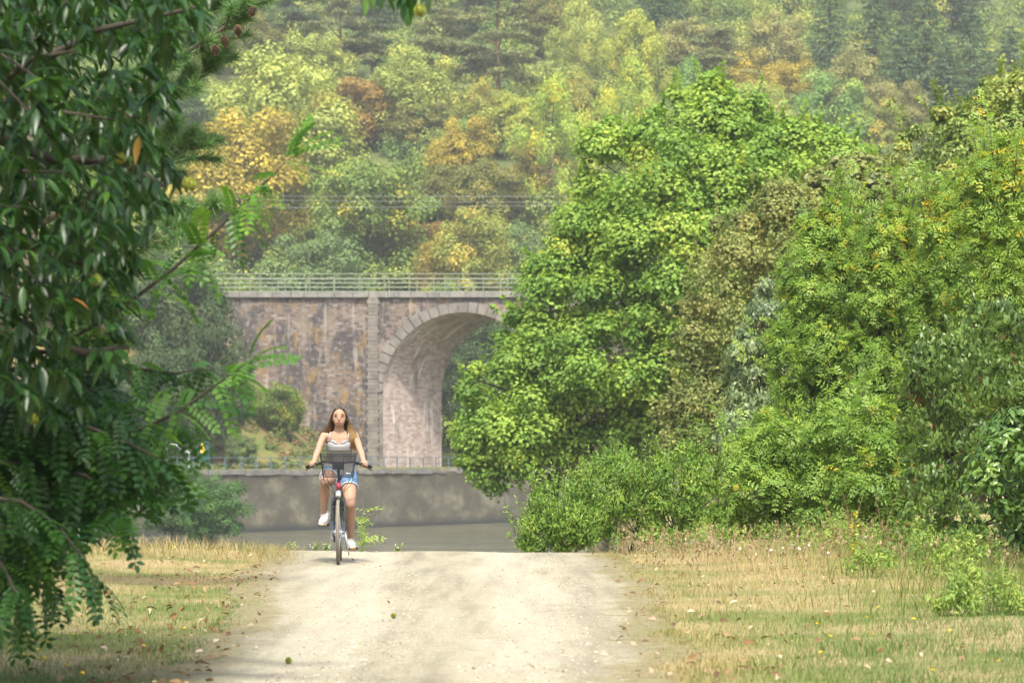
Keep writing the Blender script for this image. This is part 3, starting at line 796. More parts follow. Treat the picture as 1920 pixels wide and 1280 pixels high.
HT = [
 # just behind the viaduct
 (450, 190, 265, 'round', GOLD, 'broadleaf_tree', 'large golden tree standing left above the viaduct railing, under the pine twigs'),
 (520, 84, 285, 'round', PALE, 'broadleaf_tree', 'big pale yellow green tree rising behind the large golden tree'),
 (690, 262, 235, 'round', GREEN, 'broadleaf_tree', 'green tree with yellow flecks crossed by the power lines, right of the golden tree'),
 (585, 428, 225, 'wide', GREY, 'broadleaf_tree', 'low grey green tree just above the left part of the viaduct railing'),
 (770, 392, 150, 'wide', RUST, 'broadleaf_tree', 'low rusty orange tree behind the viaduct railing, left of the arch crown'),
 (885, 368, 165, 'airy', FLECK, 'broadleaf_tree', 'orange and lime tree behind the viaduct railing above the arch'),
 (975, 402, 120, 'round', GREY, 'broadleaf_tree', 'small dark green tree above the railing, touching the big green tree'),
 (835, 440, 150, 'wide', ORANGE, 'broadleaf_tree', 'lowest orange tree directly above the viaduct railing'),
 # second rank
 (668, 132, 185, 'wide', RUST, 'broadleaf_tree', 'russet brown tree right of the big pale yellow green tree'),
 (772, 84, 170, 'round', PALE, 'broadleaf_tree', 'pale green tree with yellow tips under the three dark pines'),
 (905, 134, 128, 'airy', FLECK, 'broadleaf_tree', 'open tree flecked with orange leaves in the middle of the hillside'),
 (1038, 146, 165, 'birch', LIME, 'birch_tree', 'bright yellow green birch left of the big green tree top'),
 (795, 182, 150, 'wide', OLIVE, 'broadleaf_tree', 'olive tree with yellow top between the russet and the flecked tree'),
 (868, 214, 140, 'round', GOLD, 'broadleaf_tree', 'small golden tree below the orange flecked tree'),
 (1012, 246, 130, 'airy', ORANGE, 'broadleaf_tree', 'orange leaved tree beside the upper left edge of the big green tree'),
 (905, 282, 185, 'wide', OLIVE, 'broadleaf_tree', 'shady olive brown tree above the power lines in mid hillside'),
 (790, 300, 130, 'wide', OLIVE, 'broadleaf_tree', 'dark olive tree right beside the yellow flecked green tree'),
 (870, 225, 90, 'birch', MINT, 'broadleaf_tree', 'small mint green tree below the small golden tree'),
 (960, 170, 110, 'round', YELLOW, 'broadleaf_tree', 'yellow tree between the flecked tree and the bright birch'),
 # the upper middle
 (640, -35, 150, 'pine', BRPINE, 'pine_tree', 'tall pine with bare reddish trunk above the russet tree'),
 (700, -10, 125, 'pine', DKPINE, 'pine_tree', 'dark pine half hidden by the hanging chestnut twig'),
 (830, 10, 150, 'pine', BRPINE, 'pine_tree', 'brownish pine with spreading boughs left of the dark trunked pine'),
 (935, -25, 175, 'pine', BRPINE, 'pine_tree', 'broad dark trunked pine at the top of the picture, left of the weeping birch'),
 (1083, 2, 118, 'birch', PALE, 'birch_tree', 'pale weeping birch high on the hillside'),
 (1190, 22, 135, 'birch', YELLOW, 'birch_tree', 'yellow weeping birch high on the hillside, right of the pale one'),
 (1185, 112, 140, 'birch', LIME, 'birch_tree', 'yellow green birch just below the yellow weeping birch'),
 (1090, 128, 110, 'airy', FLECK, 'broadleaf_tree', 'small orange topped tree below the pale weeping birch'),
 (1285, 18, 140, 'airy', TAN, 'broadleaf_tree', 'dusty brown tree right of the yellow weeping birch'),
 (1345, 48, 135, 'pine', BRPINE, 'pine_tree', 'flat topped pine above the orange tree on the right hillside'),
 (1395, 86, 140, 'airy', GOLD, 'broadleaf_tree', 'bright orange yellow tree above the big green tree top'),
 (1478, 98, 110, 'round', GOLD, 'broadleaf_tree', 'golden tree joined to the right side of the bright orange yellow one'),
 (1425, 140, 130, 'round', PALE, 'broadleaf_tree', 'rounded yellow green tree under the bright orange yellow one'),
 (1450, 6, 145, 'airy', TAN, 'broadleaf_tree', 'brownish olive tree at the top, left of the dark conifers'),
 (1555, 130, 150, 'round', MINT, 'broadleaf_tree', 'fresh green round tree on the right hillside below the beige tree'),
 (1590, 72, 165, 'airy', TAN, 'broadleaf_tree', 'beige brown tree in front of the dark conifers'),
 (1692, 148, 125, 'round', TAN, 'broadleaf_tree', 'lowest beige tree at the foot of the dark conifers'),
 (1640, 175, 110, 'airy', FLECK, 'broadleaf_tree', 'yellow flecked tree between the fresh green tree and the lowest beige tree'),
 (1295, 108, 110, 'birch', MINT, 'broadleaf_tree', 'slim fresh green tree just behind the big green tree top'),
 (1020, -20, 110, 'round', OLIVE, 'broadleaf_tree', 'olive tree at the top edge left of the pale weeping birch'),
 (1240, -40, 130, 'spruce', SPRUCE, 'spruce_tree', 'dark spruce at the top edge behind the yellow weeping birch'),
 # the upper left
 (478, 12, 130, 'airy', OLIVE, 'broadleaf_tree', 'olive yellow tree right of the pine cone branch tip'),
 (545, -30, 120, 'pine', DKPINE, 'pine_tree', 'hazy dark pine at the top edge right of the olive yellow tree'),
 (592, 45, 140, 'airy', PALE, 'broadleaf_tree', 'pale tree with whitish stems left of the bare trunked pine'),
 (350, 150, 150, 'wide', DARK, 'broadleaf_tree', 'bluish green tree half hidden behind the near pine twigs'),
 (410, -40, 120, 'pine', BRPINE, 'pine_tree', 'brownish pine at the top edge behind the pine cone branch'),
 # conifers on the right
 (1555, -25, 130, 'spruce', SPRUCE, 'spruce_tree', 'leftmost dark spruce of the stand at the upper right'),
 (1640, -25, 150, 'spruce', SPRUCE, 'spruce_tree', 'second dark spruce from the left in the upper right stand'),
 (1735, -10, 165, 'spruce', SPRUCE, 'spruce_tree', 'broadest dark spruce in the middle of the upper right stand'),
 (1690, 50, 130, 'spruce', SPRUCE, 'spruce_tree', 'front spruce of the upper right stand, right above the lowest beige tree'),
 (1820, 10, 150, 'spruce', SPRUCE, 'spruce_tree', 'dark spruce of the upper right stand, fourth along the skyline'),
 (1895, 45, 130, 'spruce', SPRUCE, 'spruce_tree', 'pale tipped spruce cut by the right edge of the picture'),
 (1775, 75, 120, 'spruce', SPRUCE, 'spruce_tree', 'small spruce in front of the middle of the upper right stand'),
]
for h in HT:
    px, yt, w, kind, col, nm, lab = h
    hill_tree(px, yt, w*1.1, kind, col, nm, lab, ratio={'spruce': 1.45, 'pine': 1.5, 'birch': 1.6}.get(kind))

# trees below the arch and on the bank left of the viaduct
LB = [
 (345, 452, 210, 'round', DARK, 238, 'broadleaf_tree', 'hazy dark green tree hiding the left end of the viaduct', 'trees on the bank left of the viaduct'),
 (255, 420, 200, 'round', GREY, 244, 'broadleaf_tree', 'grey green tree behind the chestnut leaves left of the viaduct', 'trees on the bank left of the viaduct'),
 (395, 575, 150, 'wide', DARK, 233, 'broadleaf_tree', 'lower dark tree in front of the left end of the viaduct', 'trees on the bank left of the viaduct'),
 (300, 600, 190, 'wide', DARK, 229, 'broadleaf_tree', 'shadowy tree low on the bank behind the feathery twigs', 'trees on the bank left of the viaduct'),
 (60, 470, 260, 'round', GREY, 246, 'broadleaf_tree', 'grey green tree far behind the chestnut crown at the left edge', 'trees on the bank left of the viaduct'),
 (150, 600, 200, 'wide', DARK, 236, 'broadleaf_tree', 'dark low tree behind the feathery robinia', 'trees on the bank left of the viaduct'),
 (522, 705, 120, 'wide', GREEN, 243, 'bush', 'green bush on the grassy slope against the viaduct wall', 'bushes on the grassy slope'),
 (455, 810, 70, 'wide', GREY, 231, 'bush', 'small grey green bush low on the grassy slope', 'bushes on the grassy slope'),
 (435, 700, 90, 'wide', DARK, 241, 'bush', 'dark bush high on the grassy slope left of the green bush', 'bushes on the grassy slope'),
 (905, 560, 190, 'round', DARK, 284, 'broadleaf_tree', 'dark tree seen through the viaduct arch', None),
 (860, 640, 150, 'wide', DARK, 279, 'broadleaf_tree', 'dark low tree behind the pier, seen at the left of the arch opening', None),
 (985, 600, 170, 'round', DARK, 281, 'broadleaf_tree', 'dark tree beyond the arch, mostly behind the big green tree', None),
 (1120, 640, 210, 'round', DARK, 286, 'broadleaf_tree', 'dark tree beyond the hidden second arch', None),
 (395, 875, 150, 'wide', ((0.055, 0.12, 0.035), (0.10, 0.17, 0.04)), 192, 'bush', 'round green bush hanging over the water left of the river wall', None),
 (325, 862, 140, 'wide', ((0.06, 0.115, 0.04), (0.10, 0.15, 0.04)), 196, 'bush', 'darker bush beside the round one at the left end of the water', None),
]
for px, yt, w, kind, col, Yd, nm, lab, g in LB:
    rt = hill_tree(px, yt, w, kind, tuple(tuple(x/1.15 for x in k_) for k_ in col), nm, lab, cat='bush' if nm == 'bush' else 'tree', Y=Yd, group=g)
    if Yd < 200:
        zb = WATER - 0.3; zt = CAMZ + (HY - yt) * Yd / FPX; rt.location.z = zb; rt.scale.z = (zt - zb) / 9.8
    elif nm == 'bush' or Yd > 270:
        pass

# scrub on the slope beside the viaduct
r = np.random.default_rng(98); cent = []; rad = []
for k in range(900):
    Yk = r.uniform(200, 272); Xk = r.uniform(-95, -15.5)
    if Xk < -40: Yk = max(Yk, 206)
    elif not 224 < Yk < 257: continue
    if Yk < wall_y(Xk) + 3.5: continue
    lo = Yk < 238
    cent.append((Xk, Yk, float(gz(Xk, Yk)) + r.uniform(0.0, 0.25))); rad.append(r.uniform(0.35, 0.7) if lo else r.uniform(0.5, 1.2))
V, F, ti = clump_leaves(np.array(cent), np.array(rad), 130, T_quad(0.35), 0.24, r, zs=0.7, spread=0.3)
M['scrub'] = leaf_mat('slope_scrub_leaf', [(0, (0.05, 0.09, 0.025)), (0.45, (0.11, 0.15, 0.04)), (0.75, (0.17, 0.17, 0.06)), (1, (0.22, 0.13, 0.06))], 0.6, 0.2, 0.3)
tag(link('scrub', mesh_np('scrub', V, F, M['scrub'], ti)), 'rough green and rusty scrub over the slope beside the viaduct', 'scrub', kind='stuff')
# undergrowth of the far wood, beyond counting
r = np.random.default_rng(99); cent = []; rad = []; ct = []
for k in range(1700):
    Yk = 277 + 260 * r.random() ** 1.1
    Xk = r.uniform(-1, 1) * (0.2 * Yk + 22)
    h_ = r.uniform(3.0, 6.2) * (1.0 if Yk > 310 else 0.75); b_ = float(gz(Xk, Yk)); tt = r.normal(0, 0.22)
    for j in range(5):
        cent.append((Xk + r.normal(0, 1.5), Yk + r.normal(0, 1.5), b_ + h_ * r.uniform(0.25, 1.0))); rad.append(r.uniform(1.2, 2.3)); ct.append(tt + r.normal(0, 0.1))
V, F, ti = clump_leaves(np.array(cent), np.array(rad), 120, T_quad(0.42), 0.40, r, ctint=np.array(ct), zs=0.85)
M['wood'] = leaf_mat('far_wood_leaf', [(0, (0.08, 0.14, 0.04)), (0.4, (0.17, 0.25, 0.055)), (0.6, (0.25, 0.31, 0.065)), (0.85, (0.34, 0.32, 0.065)), (1, (0.38, 0.41, 0.09))], 0.6, 0.2, 0.35)
tag(link('undergrowth', mesh_np('undergrowth', V, F, M['wood'], ti)), 'mixed undergrowth and far trees filling the hillside wood', 'woodland', kind='stuff')
# more conifers up the slope above the picture, one mass
r = np.random.default_rng(5); parts = []
base = crown_spruce(88, 17, 5.6)
for k in range(90):
    Xk = -120 + 240 * (k + r.random()) / 90; Yk = r.uniform(445, 580)
    P, F, ti = base; s_ = r.uniform(0.8, 1.2)
    parts.append((P * s_ + np.array((Xk, Yk, float(gz(Xk, Yk)))), F, ti))
V, F, ti = merge(parts)
M['spruce'] = leaf_mat('far_spruce_needle', [(0, (0.035, 0.06, 0.035)), (0.6, (0.07, 0.11, 0.06)), (1, (0.1, 0.14, 0.07))], 0.6, 0.2, 0.2)
tag(link('treeline', mesh_np('treeline', V, F, M['spruce'], ti)), 'dark conifer wood along the upper slope', 'woodland', kind='stuff')

# ------------------------------------------------------------------ trees drawn by outline: a crown filling a shape at its own distance
def in_poly(p, poly):
    x, y = p; c = False; n = len(poly); j = n - 1
    for i in range(n):
        xi, yi = poly[i]; xj, yj = poly[j]
        if (yi > y) != (yj > y) and x < (xj - xi) * (y - yi) / (yj - yi) + xi: c = not c
        j = i
    return c
def edge_dist(p, poly):
    p = Vector(p); best = 1e9
    for i in range(len(poly)):
        a = Vector(poly[i]); b = Vector(poly[(i+1) % len(poly)]); ab = b - a
        t_ = max(0, min(1, (p - a).dot(ab) / ab.dot(ab))); best = min(best, (p - a - ab * t_).length)
    return best
def outline_clumps(poly_px, Y, depth, n, rad, seed):
    """clump centres inside an outline at distance Y, rounded in depth"""
    r = np.random.default_rng(seed); s = Y / FPX
    poly = [((x - HX) * s, CAMZ + (HY - y) * s) for x, y in poly_px]
    xs_ = [p[0] for p in poly]; zs_ = [p[1] for p in poly]; out = []; rr = []
    tries = 0
    while len(out) < n and tries < 60000:
        tries += 1
        p = (r.uniform(min(xs_), max(xs_)), r.uniform(min(zs_), max(zs_)))
        if not in_poly(p, poly): continue
        e = edge_dist(p, poly); rd = r.uniform(*rad)
        if e < rd * 0.55: rd = max(rad[0] * 0.6, min(rd, e * 1.6 + 0.25 * rad[0]))
        hd = min(depth, 0.25 * depth + e * 0.9)
        # most clumps sit on the surface of the crown, more of them towards the front
        dy = -hd * r.uniform(0.55, 1.0) if r.random() < 0.62 else hd * r.uniform(-0.5, 1.0)
        out.append((p[0], Y + dy, p[1])); rr.append(rd)
    return np.array(out), np.array(rr)

def limbs_mesh(base, cents, r0, seed, n=16, top=None):
    """trunk and boughs running out to some of the clumps"""
    q = random.Random(seed); mb = MB(); base = Vector(base)
    cz = sorted(cents, key=lambda c: c[2]); top = Vector(top) if top else Vector(cz[int(len(cz) * 0.9)])
    pts = [base.lerp(top, k/6) + Vector((q.uniform(-1, 1), q.uniform(-1, 1), 0)) * r0 * (0.8 if 0 < k < 6 else 0) for k in range(7)]
    mb.tube(pts, [r0 * (1.2 - k*0.17) for k in range(7)], 8)
    for c in q.sample(list(map(tuple, cents)), min(n, len(cents))):
        c = Vector(c); t_ = min(0.85, max(0.12, (c.z - base.z) / max(0.5, top.z - base.z) * 0.7)); k = int(t_ * 6)
        p = pts[k]; d = c - p; rr = r0 * (1 - 0.8*t_) * 0.42
        mb.tube([p, p + d*0.35 + Vector((0, 0, -0.03*d.length)), p + d*0.7, c], [rr, rr*0.7, rr*0.45, rr*0.15], 6)
    return mb

def outline_tree(name, label, cat, poly, Y, depth, n, rad, per, T, size, mat, seed, base_px, r0=0.2, zs=0.85, hang=0.0, up=0.5, bark='bark', ground=True, group=None, spread=0.2, tvar=0.2, limbs=16, shell=0.45, ctint_fn=None, shoots=None):
    cents, rr = outline_clumps(poly, Y, depth, n, rad, seed)
    r = np.random.default_rng(seed + 1)
    ct = None if ctint_fn is None else ctint_fn(cents, r)
    V, F, ti = clump_leaves(cents, rr, per, T, size, r, zs=zs, hang=hang, up=up, spread=spread, tvar=tvar, shell=shell, ctint=ct)
    bx = (base_px - HX) * Y / FPX; bz = float(gz(bx, Y)) - 0.1
    rt = thing(name, label, cat, (bx, Y, bz), group=group)
    o0 = np.array((bx, Y, bz))
    mb = limbs_mesh((0, 0, 0), cents - o0, r0, seed, limbs)
    if shoots:                       # leafy shoots standing out of the crown
        ns, L0, per_s, upw, lsz = shoots; mid = cents.mean(0); P = []; A = []; TT = []
        for i in r.choice(len(cents), ns):
            c = cents[i] - o0; d = cents[i] - mid; d = d / (np.linalg.norm(d) + 1e-6)
            d = d * 0.55 + np.array((0, -0.15, upw)) + r.normal(0, 0.22, 3); d /= np.linalg.norm(d)
            p = c + rnd_unit(1, r)[0] * rr[i] * 0.6; Ls = L0 * r.uniform(0.5, 1.2)
            mb.tube([tuple(p), tuple(p + d*Ls*0.5 + np.array((0, 0, -0.03*Ls))), tuple(p + d*Ls)], [0.006, 0.0045, 0.0025], 4)
            tv = 0.5 + r.normal(0, 0.15)
            for k in range(per_s):
                t_ = r.uniform(0.15, 1.05); a_ = rnd_unit(1, r)[0]
                P.append(p + d*Ls*min(t_, 1.0)); A.append(a_*0.8 + d*0.7); TT.append(tv + r.normal(0, 0.12))
        P = np.array(P); A = np.array(A)
        nrm = np.array((0, -0.2, 1.0)) + r.normal(0, 0.5, P.shape)
        V, F, ti = merge([(V, F, ti), scatter(T, P + o0, A, nrm, lsz * r.uniform(0.7, 1.2, len(P)), np.clip(np.array(TT), 0, 1))])
    link('crown', mesh_np('crown', V - o0, F, mat, ti), rt)
    mb.build('trunk', M[bark], rt, True)
    return rt

M['maple'] = leaf_mat('maple_leaf', [(0, (0.10, 0.19, 0.030)), (0.35, (0.17, 0.29, 0.046)), (0.65, (0.255, 0.37, 0.060)), (0.9, (0.345, 0.43, 0.070)), (1.0, (0.40, 0.42, 0.075))], 0.55, 0.25, 0.42)
BIG = [(1335,150),(1372,185),(1415,170),(1440,230),(1520,245),(1600,262),(1640,300),(1590,420),(1500,470),(1480,620),(1440,780),(1350,860),(1230,872),(1090,872),(1045,900),(1000,930),(935,932),(885,905),(868,860),(848,800),(862,742),(912,655),(958,605),(985,505),(1030,475),(1048,405),(1080,385),(1075,305),(1108,255),(1135,205),(1170,260),(1240,190),(1285,165)]
outline_tree('broadleaf_tree', 'big bright green tree overhanging the river and hiding the right half of the arch', 'tree', BIG, 92, 4.2, 680, (0.5, 1.05), 300, T_quad(0.44), 0.135, M['maple'], 301, 1180, 0.35, zs=0.8, up=0.5, limbs=30, spread=0.22, tvar=0.10, shell=0.3, shoots=(330, 0.75, 26, 0.7, 0.15))
M['olive'] = leaf_mat('olive_brown_leaf', [(0, (0.10, 0.14, 0.04)), (0.4, (0.20, 0.24, 0.07)), (0.75, (0.29, 0.30, 0.095)), (1.0, (0.36, 0.33, 0.11))], 0.6, 0.2, 0.4)
OLV = [(1440,340),(1500,350),(1520,420),(1490,520),(1480,640),(1440,760),(1390,850),(1290,870),(1235,840),(1245,760),(1290,700),(1262,640),(1290,560),(1285,500),(1330,470),(1345,410),(1400,400)]
outline_tree('broadleaf_tree', 'olive brown tree in front of the big bright green tree, left of the ash thicket', 'tree', OLV, 76, 1.9, 170, (0.30, 0.7), 330, T_quad(0.36), 0.10, M['olive'], 311, 1370, 0.16, zs=0.95, hang=0.35, limbs=14, shell=0.3, shoots=(90, 0.7, 22, 0.5, 0.12))
M['greywillow'] = leaf_mat('grey_willow_leaf', [(0, (0.08, 0.125, 0.05)), (0.5, (0.16, 0.225, 0.085)), (1.0, (0.25, 0.315, 0.13))], 0.4, 0.45, 0.3)
WIL = [(1440,520),(1490,560),(1480,700),(1450,800),(1390,850),(1330,845),(1372,760),(1368,660),(1400,600)]
outline_tree('willow_tree', 'silvery grey green willow between the olive brown tree and the ash thicket', 'tree', WIL, 68, 1.2, 80, (0.28, 0.6), 260, T_quad(0.22), 0.12, M['greywillow'], 321, 1410, 0.12, hang=0.7)
M['tanleaf'] = leaf_mat('tan_green_leaf', [(0, (0.10, 0.13, 0.035)), (0.5, (0.19, 0.22, 0.06)), (1.0, (0.31, 0.31, 0.09))], 0.5, 0.3, 0.35)
TANP = [(1530,318),(1600,298),(1690,300),(1720,380),(1700,470),(1500,470),(1490,380)]
outline_tree('broadleaf_tree', 'low tan green tree behind the top of the ash thicket', 'tree', TANP, 84, 1.8, 60, (0.4, 0.8), 170, T_quad(0.40), 0.18, M['tanleaf'], 331, 1610, 0.16)
M['ashfar'] = leaf_mat('dull_ash_leaf', [(0, (0.07, 0.115, 0.025)), (0.4, (0.15, 0.22, 0.045)), (0.8, (0.25, 0.31, 0.06)), (1.0, (0.31, 0.32, 0.065))], 0.45, 0.35, 0.35)
FR1 = [(1690,262),(1740,205),(1790,222),(1850,150),(1960,110),(1990,470),(1700,470),(1660,330)]
outline_tree('ash_tree', 'dull green ash tree with brown seed bunches behind the thicket at the right edge', 'tree', FR1, 72, 2.6, 140, (0.38, 0.85), 300, T_quad(0.30), 0.12, M['ashfar'], 341, 1830, 0.2, hang=0.25, spread=0.26, shell=0.3, shoots=(90, 0.8, 22, 0.6, 0.14))

DKP = [(1440,560),(1500,480),(1620,420),(1760,430),(1960,470),(1960,900),(1450,910)]
outline_tree('broadleaf_tree', 'shadowy green tree filling the gap behind the ash thicket', 'tree', DKP, 104, 2.5, 130, (0.7, 1.3), 150, T_quad(0.42), 0.24, M['ashfar'], 351, 1700, 0.2)
# ------------------------------------------------------------------ ash thicket and shrubs on the right
PIN = T_pinnate(3, 0.40, 0.17, 0.3)
M['ash'] = leaf_mat('ash_leaf', [(0, (0.075, 0.145, 0.024)), (0.35, (0.15, 0.26, 0.042)), (0.65, (0.23, 0.35, 0.055)), (0.88, (0.32, 0.41, 0.06)), (0.95, (0.43, 0.38, 0.035)), (1.0, (0.5, 0.37, 0.03))], 0.45, 0.33, 0.42)
def ytint(lo, hi, amount):
    return lambda c, r: r.normal(0, 0.13, len(c)) + amount * sstep(lo, hi, c[:, 2])
ASH = [
 ([(1500,420),(1560,375),(1600,400),(1640,470),(1640,700),(1620,980),(1480,985),(1430,900),(1470,800),(1440,640),(1470,600),(1465,520)], 43.0, 'leftmost ash sapling of the thicket, its edge against the olive brown tree', 1540),
 ([(1640,430),(1665,385),(1700,400),(1740,480),(1740,760),(1700,990),(1600,990),(1590,700),(1600,500)], 42.0, 'ash sapling with yellow tips in the middle of the thicket', 1660),
 ([(1735,420),(1755,340),(1800,400),(1850,480),(1850,800),(1780,960),(1700,960),(1700,640)], 41.0, 'tall pointed ash sapling of the thicket, right of the yellow tipped one', 1760),
 ([(1800,360),(1850,270),(1930,255),(1990,300),(1990,760),(1850,760),(1790,640),(1810,470)], 39.0, 'tallest bright ash of the thicket, cut by the right edge', 1900),
 ([(1510,780),(1570,740),(1660,760),(1720,830),(1710,1000),(1500,1000)], 39.2, 'low dense ash shrub in the middle of the thicket foot, behind the dry weeds', 1610),
 ([(1400,800),(1440,770),(1500,800),(1540,880),(1540,990),(1330,1000),(1345,870)], 40.0, 'low bright ash shrub at the left foot of the thicket', 1440),
]
for i, (poly, Yd, lab, bpx) in enumerate(ASH):
    a_m = (max(x for x, y in poly) - min(x for x, y in poly)) * (max(y for x, y in poly) - min(y for x, y in poly)) * (Yd/FPX)**2
    zt_ = CAMZ + (HY - 560) * Yd / FPX
    outline_tree('ash_sapling', lab, 'sapling', poly, Yd, 0.85, int(a_m * 40), (0.16, 0.36), 62, PIN, 0.115, M['ash'], 400 + i*7, bpx, 0.05, zs=0.9, up=0.7, hang=0.1, group='ash saplings of the thicket', spread=0.13, tvar=0.17, limbs=40, shell=0.15, ctint_fn=ytint(zt_ - 1.2, zt_ + 1.8, 0.22), shoots=(int(a_m*15), 0.75, 13, 0.9, 0.135))
M['sallow'] = leaf_mat('sallow_leaf', [(0, (0.085, 0.165, 0.03)), (0.5, (0.17, 0.29, 0.045)), (0.9, (0.26, 0.38, 0.06)), (1.0, (0.35, 0.40, 0.07))], 0.5, 0.3, 0.42)
SAL = [
 ([(975,1035),(985,990),(1010,930),(1060,905),(1090,880),(1120,930),(1120,1020),(1080,1035)], 37.0, 'low leafy shrub at the end of the road where the water begins', 1050),
 ([(1080,1010),(1090,890),(1140,850),(1190,850),(1235,900),(1230,1015)], 38.5, 'leafy shrub with upright shoots under the big bright green tree', 1160),
 ([(1215,1010),(1225,870),(1280,835),(1330,860),(1350,930),(1350,1005)], 38.0, 'leafy shrub with upright shoots right of its twin, before the ash shrub', 1280),
]
for i, (poly, Yd, lab, bpx) in enumerate(SAL):
    outline_tree('sallow_shrub', lab, 'shrub', poly, Yd, 0.6, 85, (0.10, 0.24), 210, T_leaf(0.17, 0.03, 0.1, 2), 0.055, M['sallow'], 450 + i*5, bpx, 0.03, zs=1.3, hang=-0.8, up=0.3, group='leafy shrubs at the water end of the meadow', limbs=26, shell=0.1, shoots=(90, 0.45, 22, 1.3, 0.06))
M['bay'] = leaf_mat('dark_oval_leaf', [(0, (0.05, 0.10, 0.022)), (0.5, (0.105, 0.18, 0.034)), (0.9, (0.165, 0.245, 0.045)), (0.985, (0.14, 0.17, 0.04)), (1, (0.2, 0.09, 0.035))], 0.42, 0.5, 0.35)
DK = [(1720,640),(1780,600),(1830,570),(1900,560),(1960,620),(1990,700),(1990,1090),(1830,1085),(1730,1040),(1690,960),(1705,870),(1690,760)]
outline_tree('dark_shrub', 'dark green shrub with glossy oval leaves in front of the ash thicket', 'shrub', DK, 31.5, 0.8, 190, (0.14, 0.32), 110, T_leaf(0.22, 0.05, 0.25, 3), 0.07, M['bay'], 471, 1840, 0.05, hang=0.9, up=0.2, limbs=24, shell=0.2, shoots=(60, 0.4, 18, 0.3, 0.075))
M['brightleaf'] = leaf_mat('bright_shrub_leaf', [(0, (0.05, 0.11, 0.02)), (0.5, (0.10, 0.19, 0.035)), (1, (0.18, 0.28, 0.05))], 0.33, 0.5, 0.35)
BR = [(1860,790),(1930,760),(1990,780),(1990,1030),(1905,1020),(1850,960),(1800,890),(1825,850)]
outline_tree('bright_shrub', 'brighter green shrub at the right edge in front of the dark one', 'shrub', BR, 28.5, 0.5, 60, (0.13, 0.26), 70, T_leaf(0.20, 0.05, 0.2, 3), 0.10, M['brightleaf'], 481, 1925, 0.04, hang=0.2, up=0.5, limbs=16, shell=0.2)
# ------------------------------------------------------------------ near trees on the left
def whorls(tips, dirs, r, lo=5, hi=9, size=0.17, T=None, droop=0.75, tvar=0.16, shift=0.0):
    """drooping sprays of long leaves round twig tips"""
    n = r.integers(lo, hi, len(tips)); ci = np.repeat(np.arange(len(tips)), n); m = len(ci)
    a = r.random(m) * 2 * PI
    out = np.stack([np.cos(a), np.sin(a), np.zeros(m)], 1) * 0.8 + dirs[ci] * 0.5
    ax = unit(out + np.array((0, 0, -1.0)) * (droop * r.uniform(0.2, 1.6, m))[:, None])
    nr = unit(np.array((0, 0, 1.0)) + out * 0.7 + r.normal(size=(m, 3)) * 0.25)
    pos = tips[ci] - dirs[ci] * (r.random(m) * 0.14)[:, None]
    ti = np.clip(0.42 + shift + r.normal(0, 0.1, len(tips))[ci] + r.normal(0, tvar, m), 0, 1)
    return scatter(T, pos, ax, nr, size * r.uniform(0.65, 1.2, m), ti)

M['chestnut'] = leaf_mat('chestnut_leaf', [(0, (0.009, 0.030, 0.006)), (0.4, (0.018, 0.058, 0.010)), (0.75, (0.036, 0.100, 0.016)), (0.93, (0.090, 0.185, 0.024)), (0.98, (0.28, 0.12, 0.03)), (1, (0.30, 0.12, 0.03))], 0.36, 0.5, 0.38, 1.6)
r = np.random.default_rng(17); Yc = 14.0; s_ = Yc / FPX
CH = [(-160,-60),(420,-60),(385,40),(330,110),(335,180),(300,240),(330,300),(350,360),(300,410),(262,480),(250,560),(262,640),(255,720),(200,780),(120,790),(-160,800)]
tips = []
while len(tips) < 1250:
    p = (r.uniform(-160, 425), r.uniform(-60, 800))
    if not in_poly(p, CH): continue
    yy = Yc + r.uniform(-1.2, 2.6)
    tips.append(W(p[0], p[1], yy))
tips = np.array(tips); dirs = unit(np.stack([r.uniform(0.1, 1.0, len(tips)), r.uniform(-0.8, 0.6, len(tips)), r.uniform(-0.6, 0.35, len(tips))], 1))
TL = T_leaf(0.135, 0.05, 0.22, 5)
parts = [whorls(tips, dirs, r, 5, 9, 0.128, TL, droop=0.55)]
# the rest of the crown, above the picture
tc = []; 
while len(tc) < 800:
    p = np.array((r.uniform(-7.2, -1.5), r.uniform(8.0, 16.5), r.uniform(3.2, 8.2)))
    if p[2] < 1.2 + 0.163*p[1] + 0.35: continue
    e = ((p[0] + 3.4)/4.1)**2 + ((p[1] - 12.3)/4.6)**2 + ((p[2] - 4.6)/3.9)**2
    if e > 1: continue
    tc.append(p)
tc = np.array(tc); dc = unit(r.normal(size=(len(tc), 3)) + np.array((0, 0, -0.2)))
parts.append(whorls(tc, dc, r, 5, 8, 0.20, T_leaf(0.16, 0.05, 0.2, 2)))
chest = thing('chestnut_tree', 'dark sweet chestnut tree with long drooping leaves filling the left edge', 'tree', (-4.9, 13.2, 0.0))
o0 = np.array((-4.9, 13.2, 0.0))
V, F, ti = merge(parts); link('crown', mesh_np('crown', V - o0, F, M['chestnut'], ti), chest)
mb = MB()
tr = [Vector((-4.9, 13.2, -0.1)), Vector((-4.85, 13.25, 1.5)), Vector((-4.6, 13.3, 3.2)), Vector((-4.2, 12.9, 5.0)), Vector((-3.9, 12.6, 7.4))]
mb.tube([p - Vector(o0) for p in tr], [0.26, 0.2, 0.16, 0.11, 0.04], 10)
def limb(pts, r0):
    mb.tube([Vector(p) - Vector(o0) for p in pts], [r0 * (1 - 0.75 * i / (len(pts)-1)) for i in range(len(pts))], 6)
limb([tr[2], W(40, 140, 14.2), W(170, 60, 14.2), W(300, 30, 14.0), W(385, 10, 13.9)], 0.032)
limb([tr[2], W(0, 160, 14.0), W(60, 110, 13.8), W(140, 95, 13.8)], 0.03)
limb([tr[1], W(-40, 430, 14.2), W(90, 470, 14.1), W(180, 500, 14.0), W(230, 520, 13.8)], 0.05)
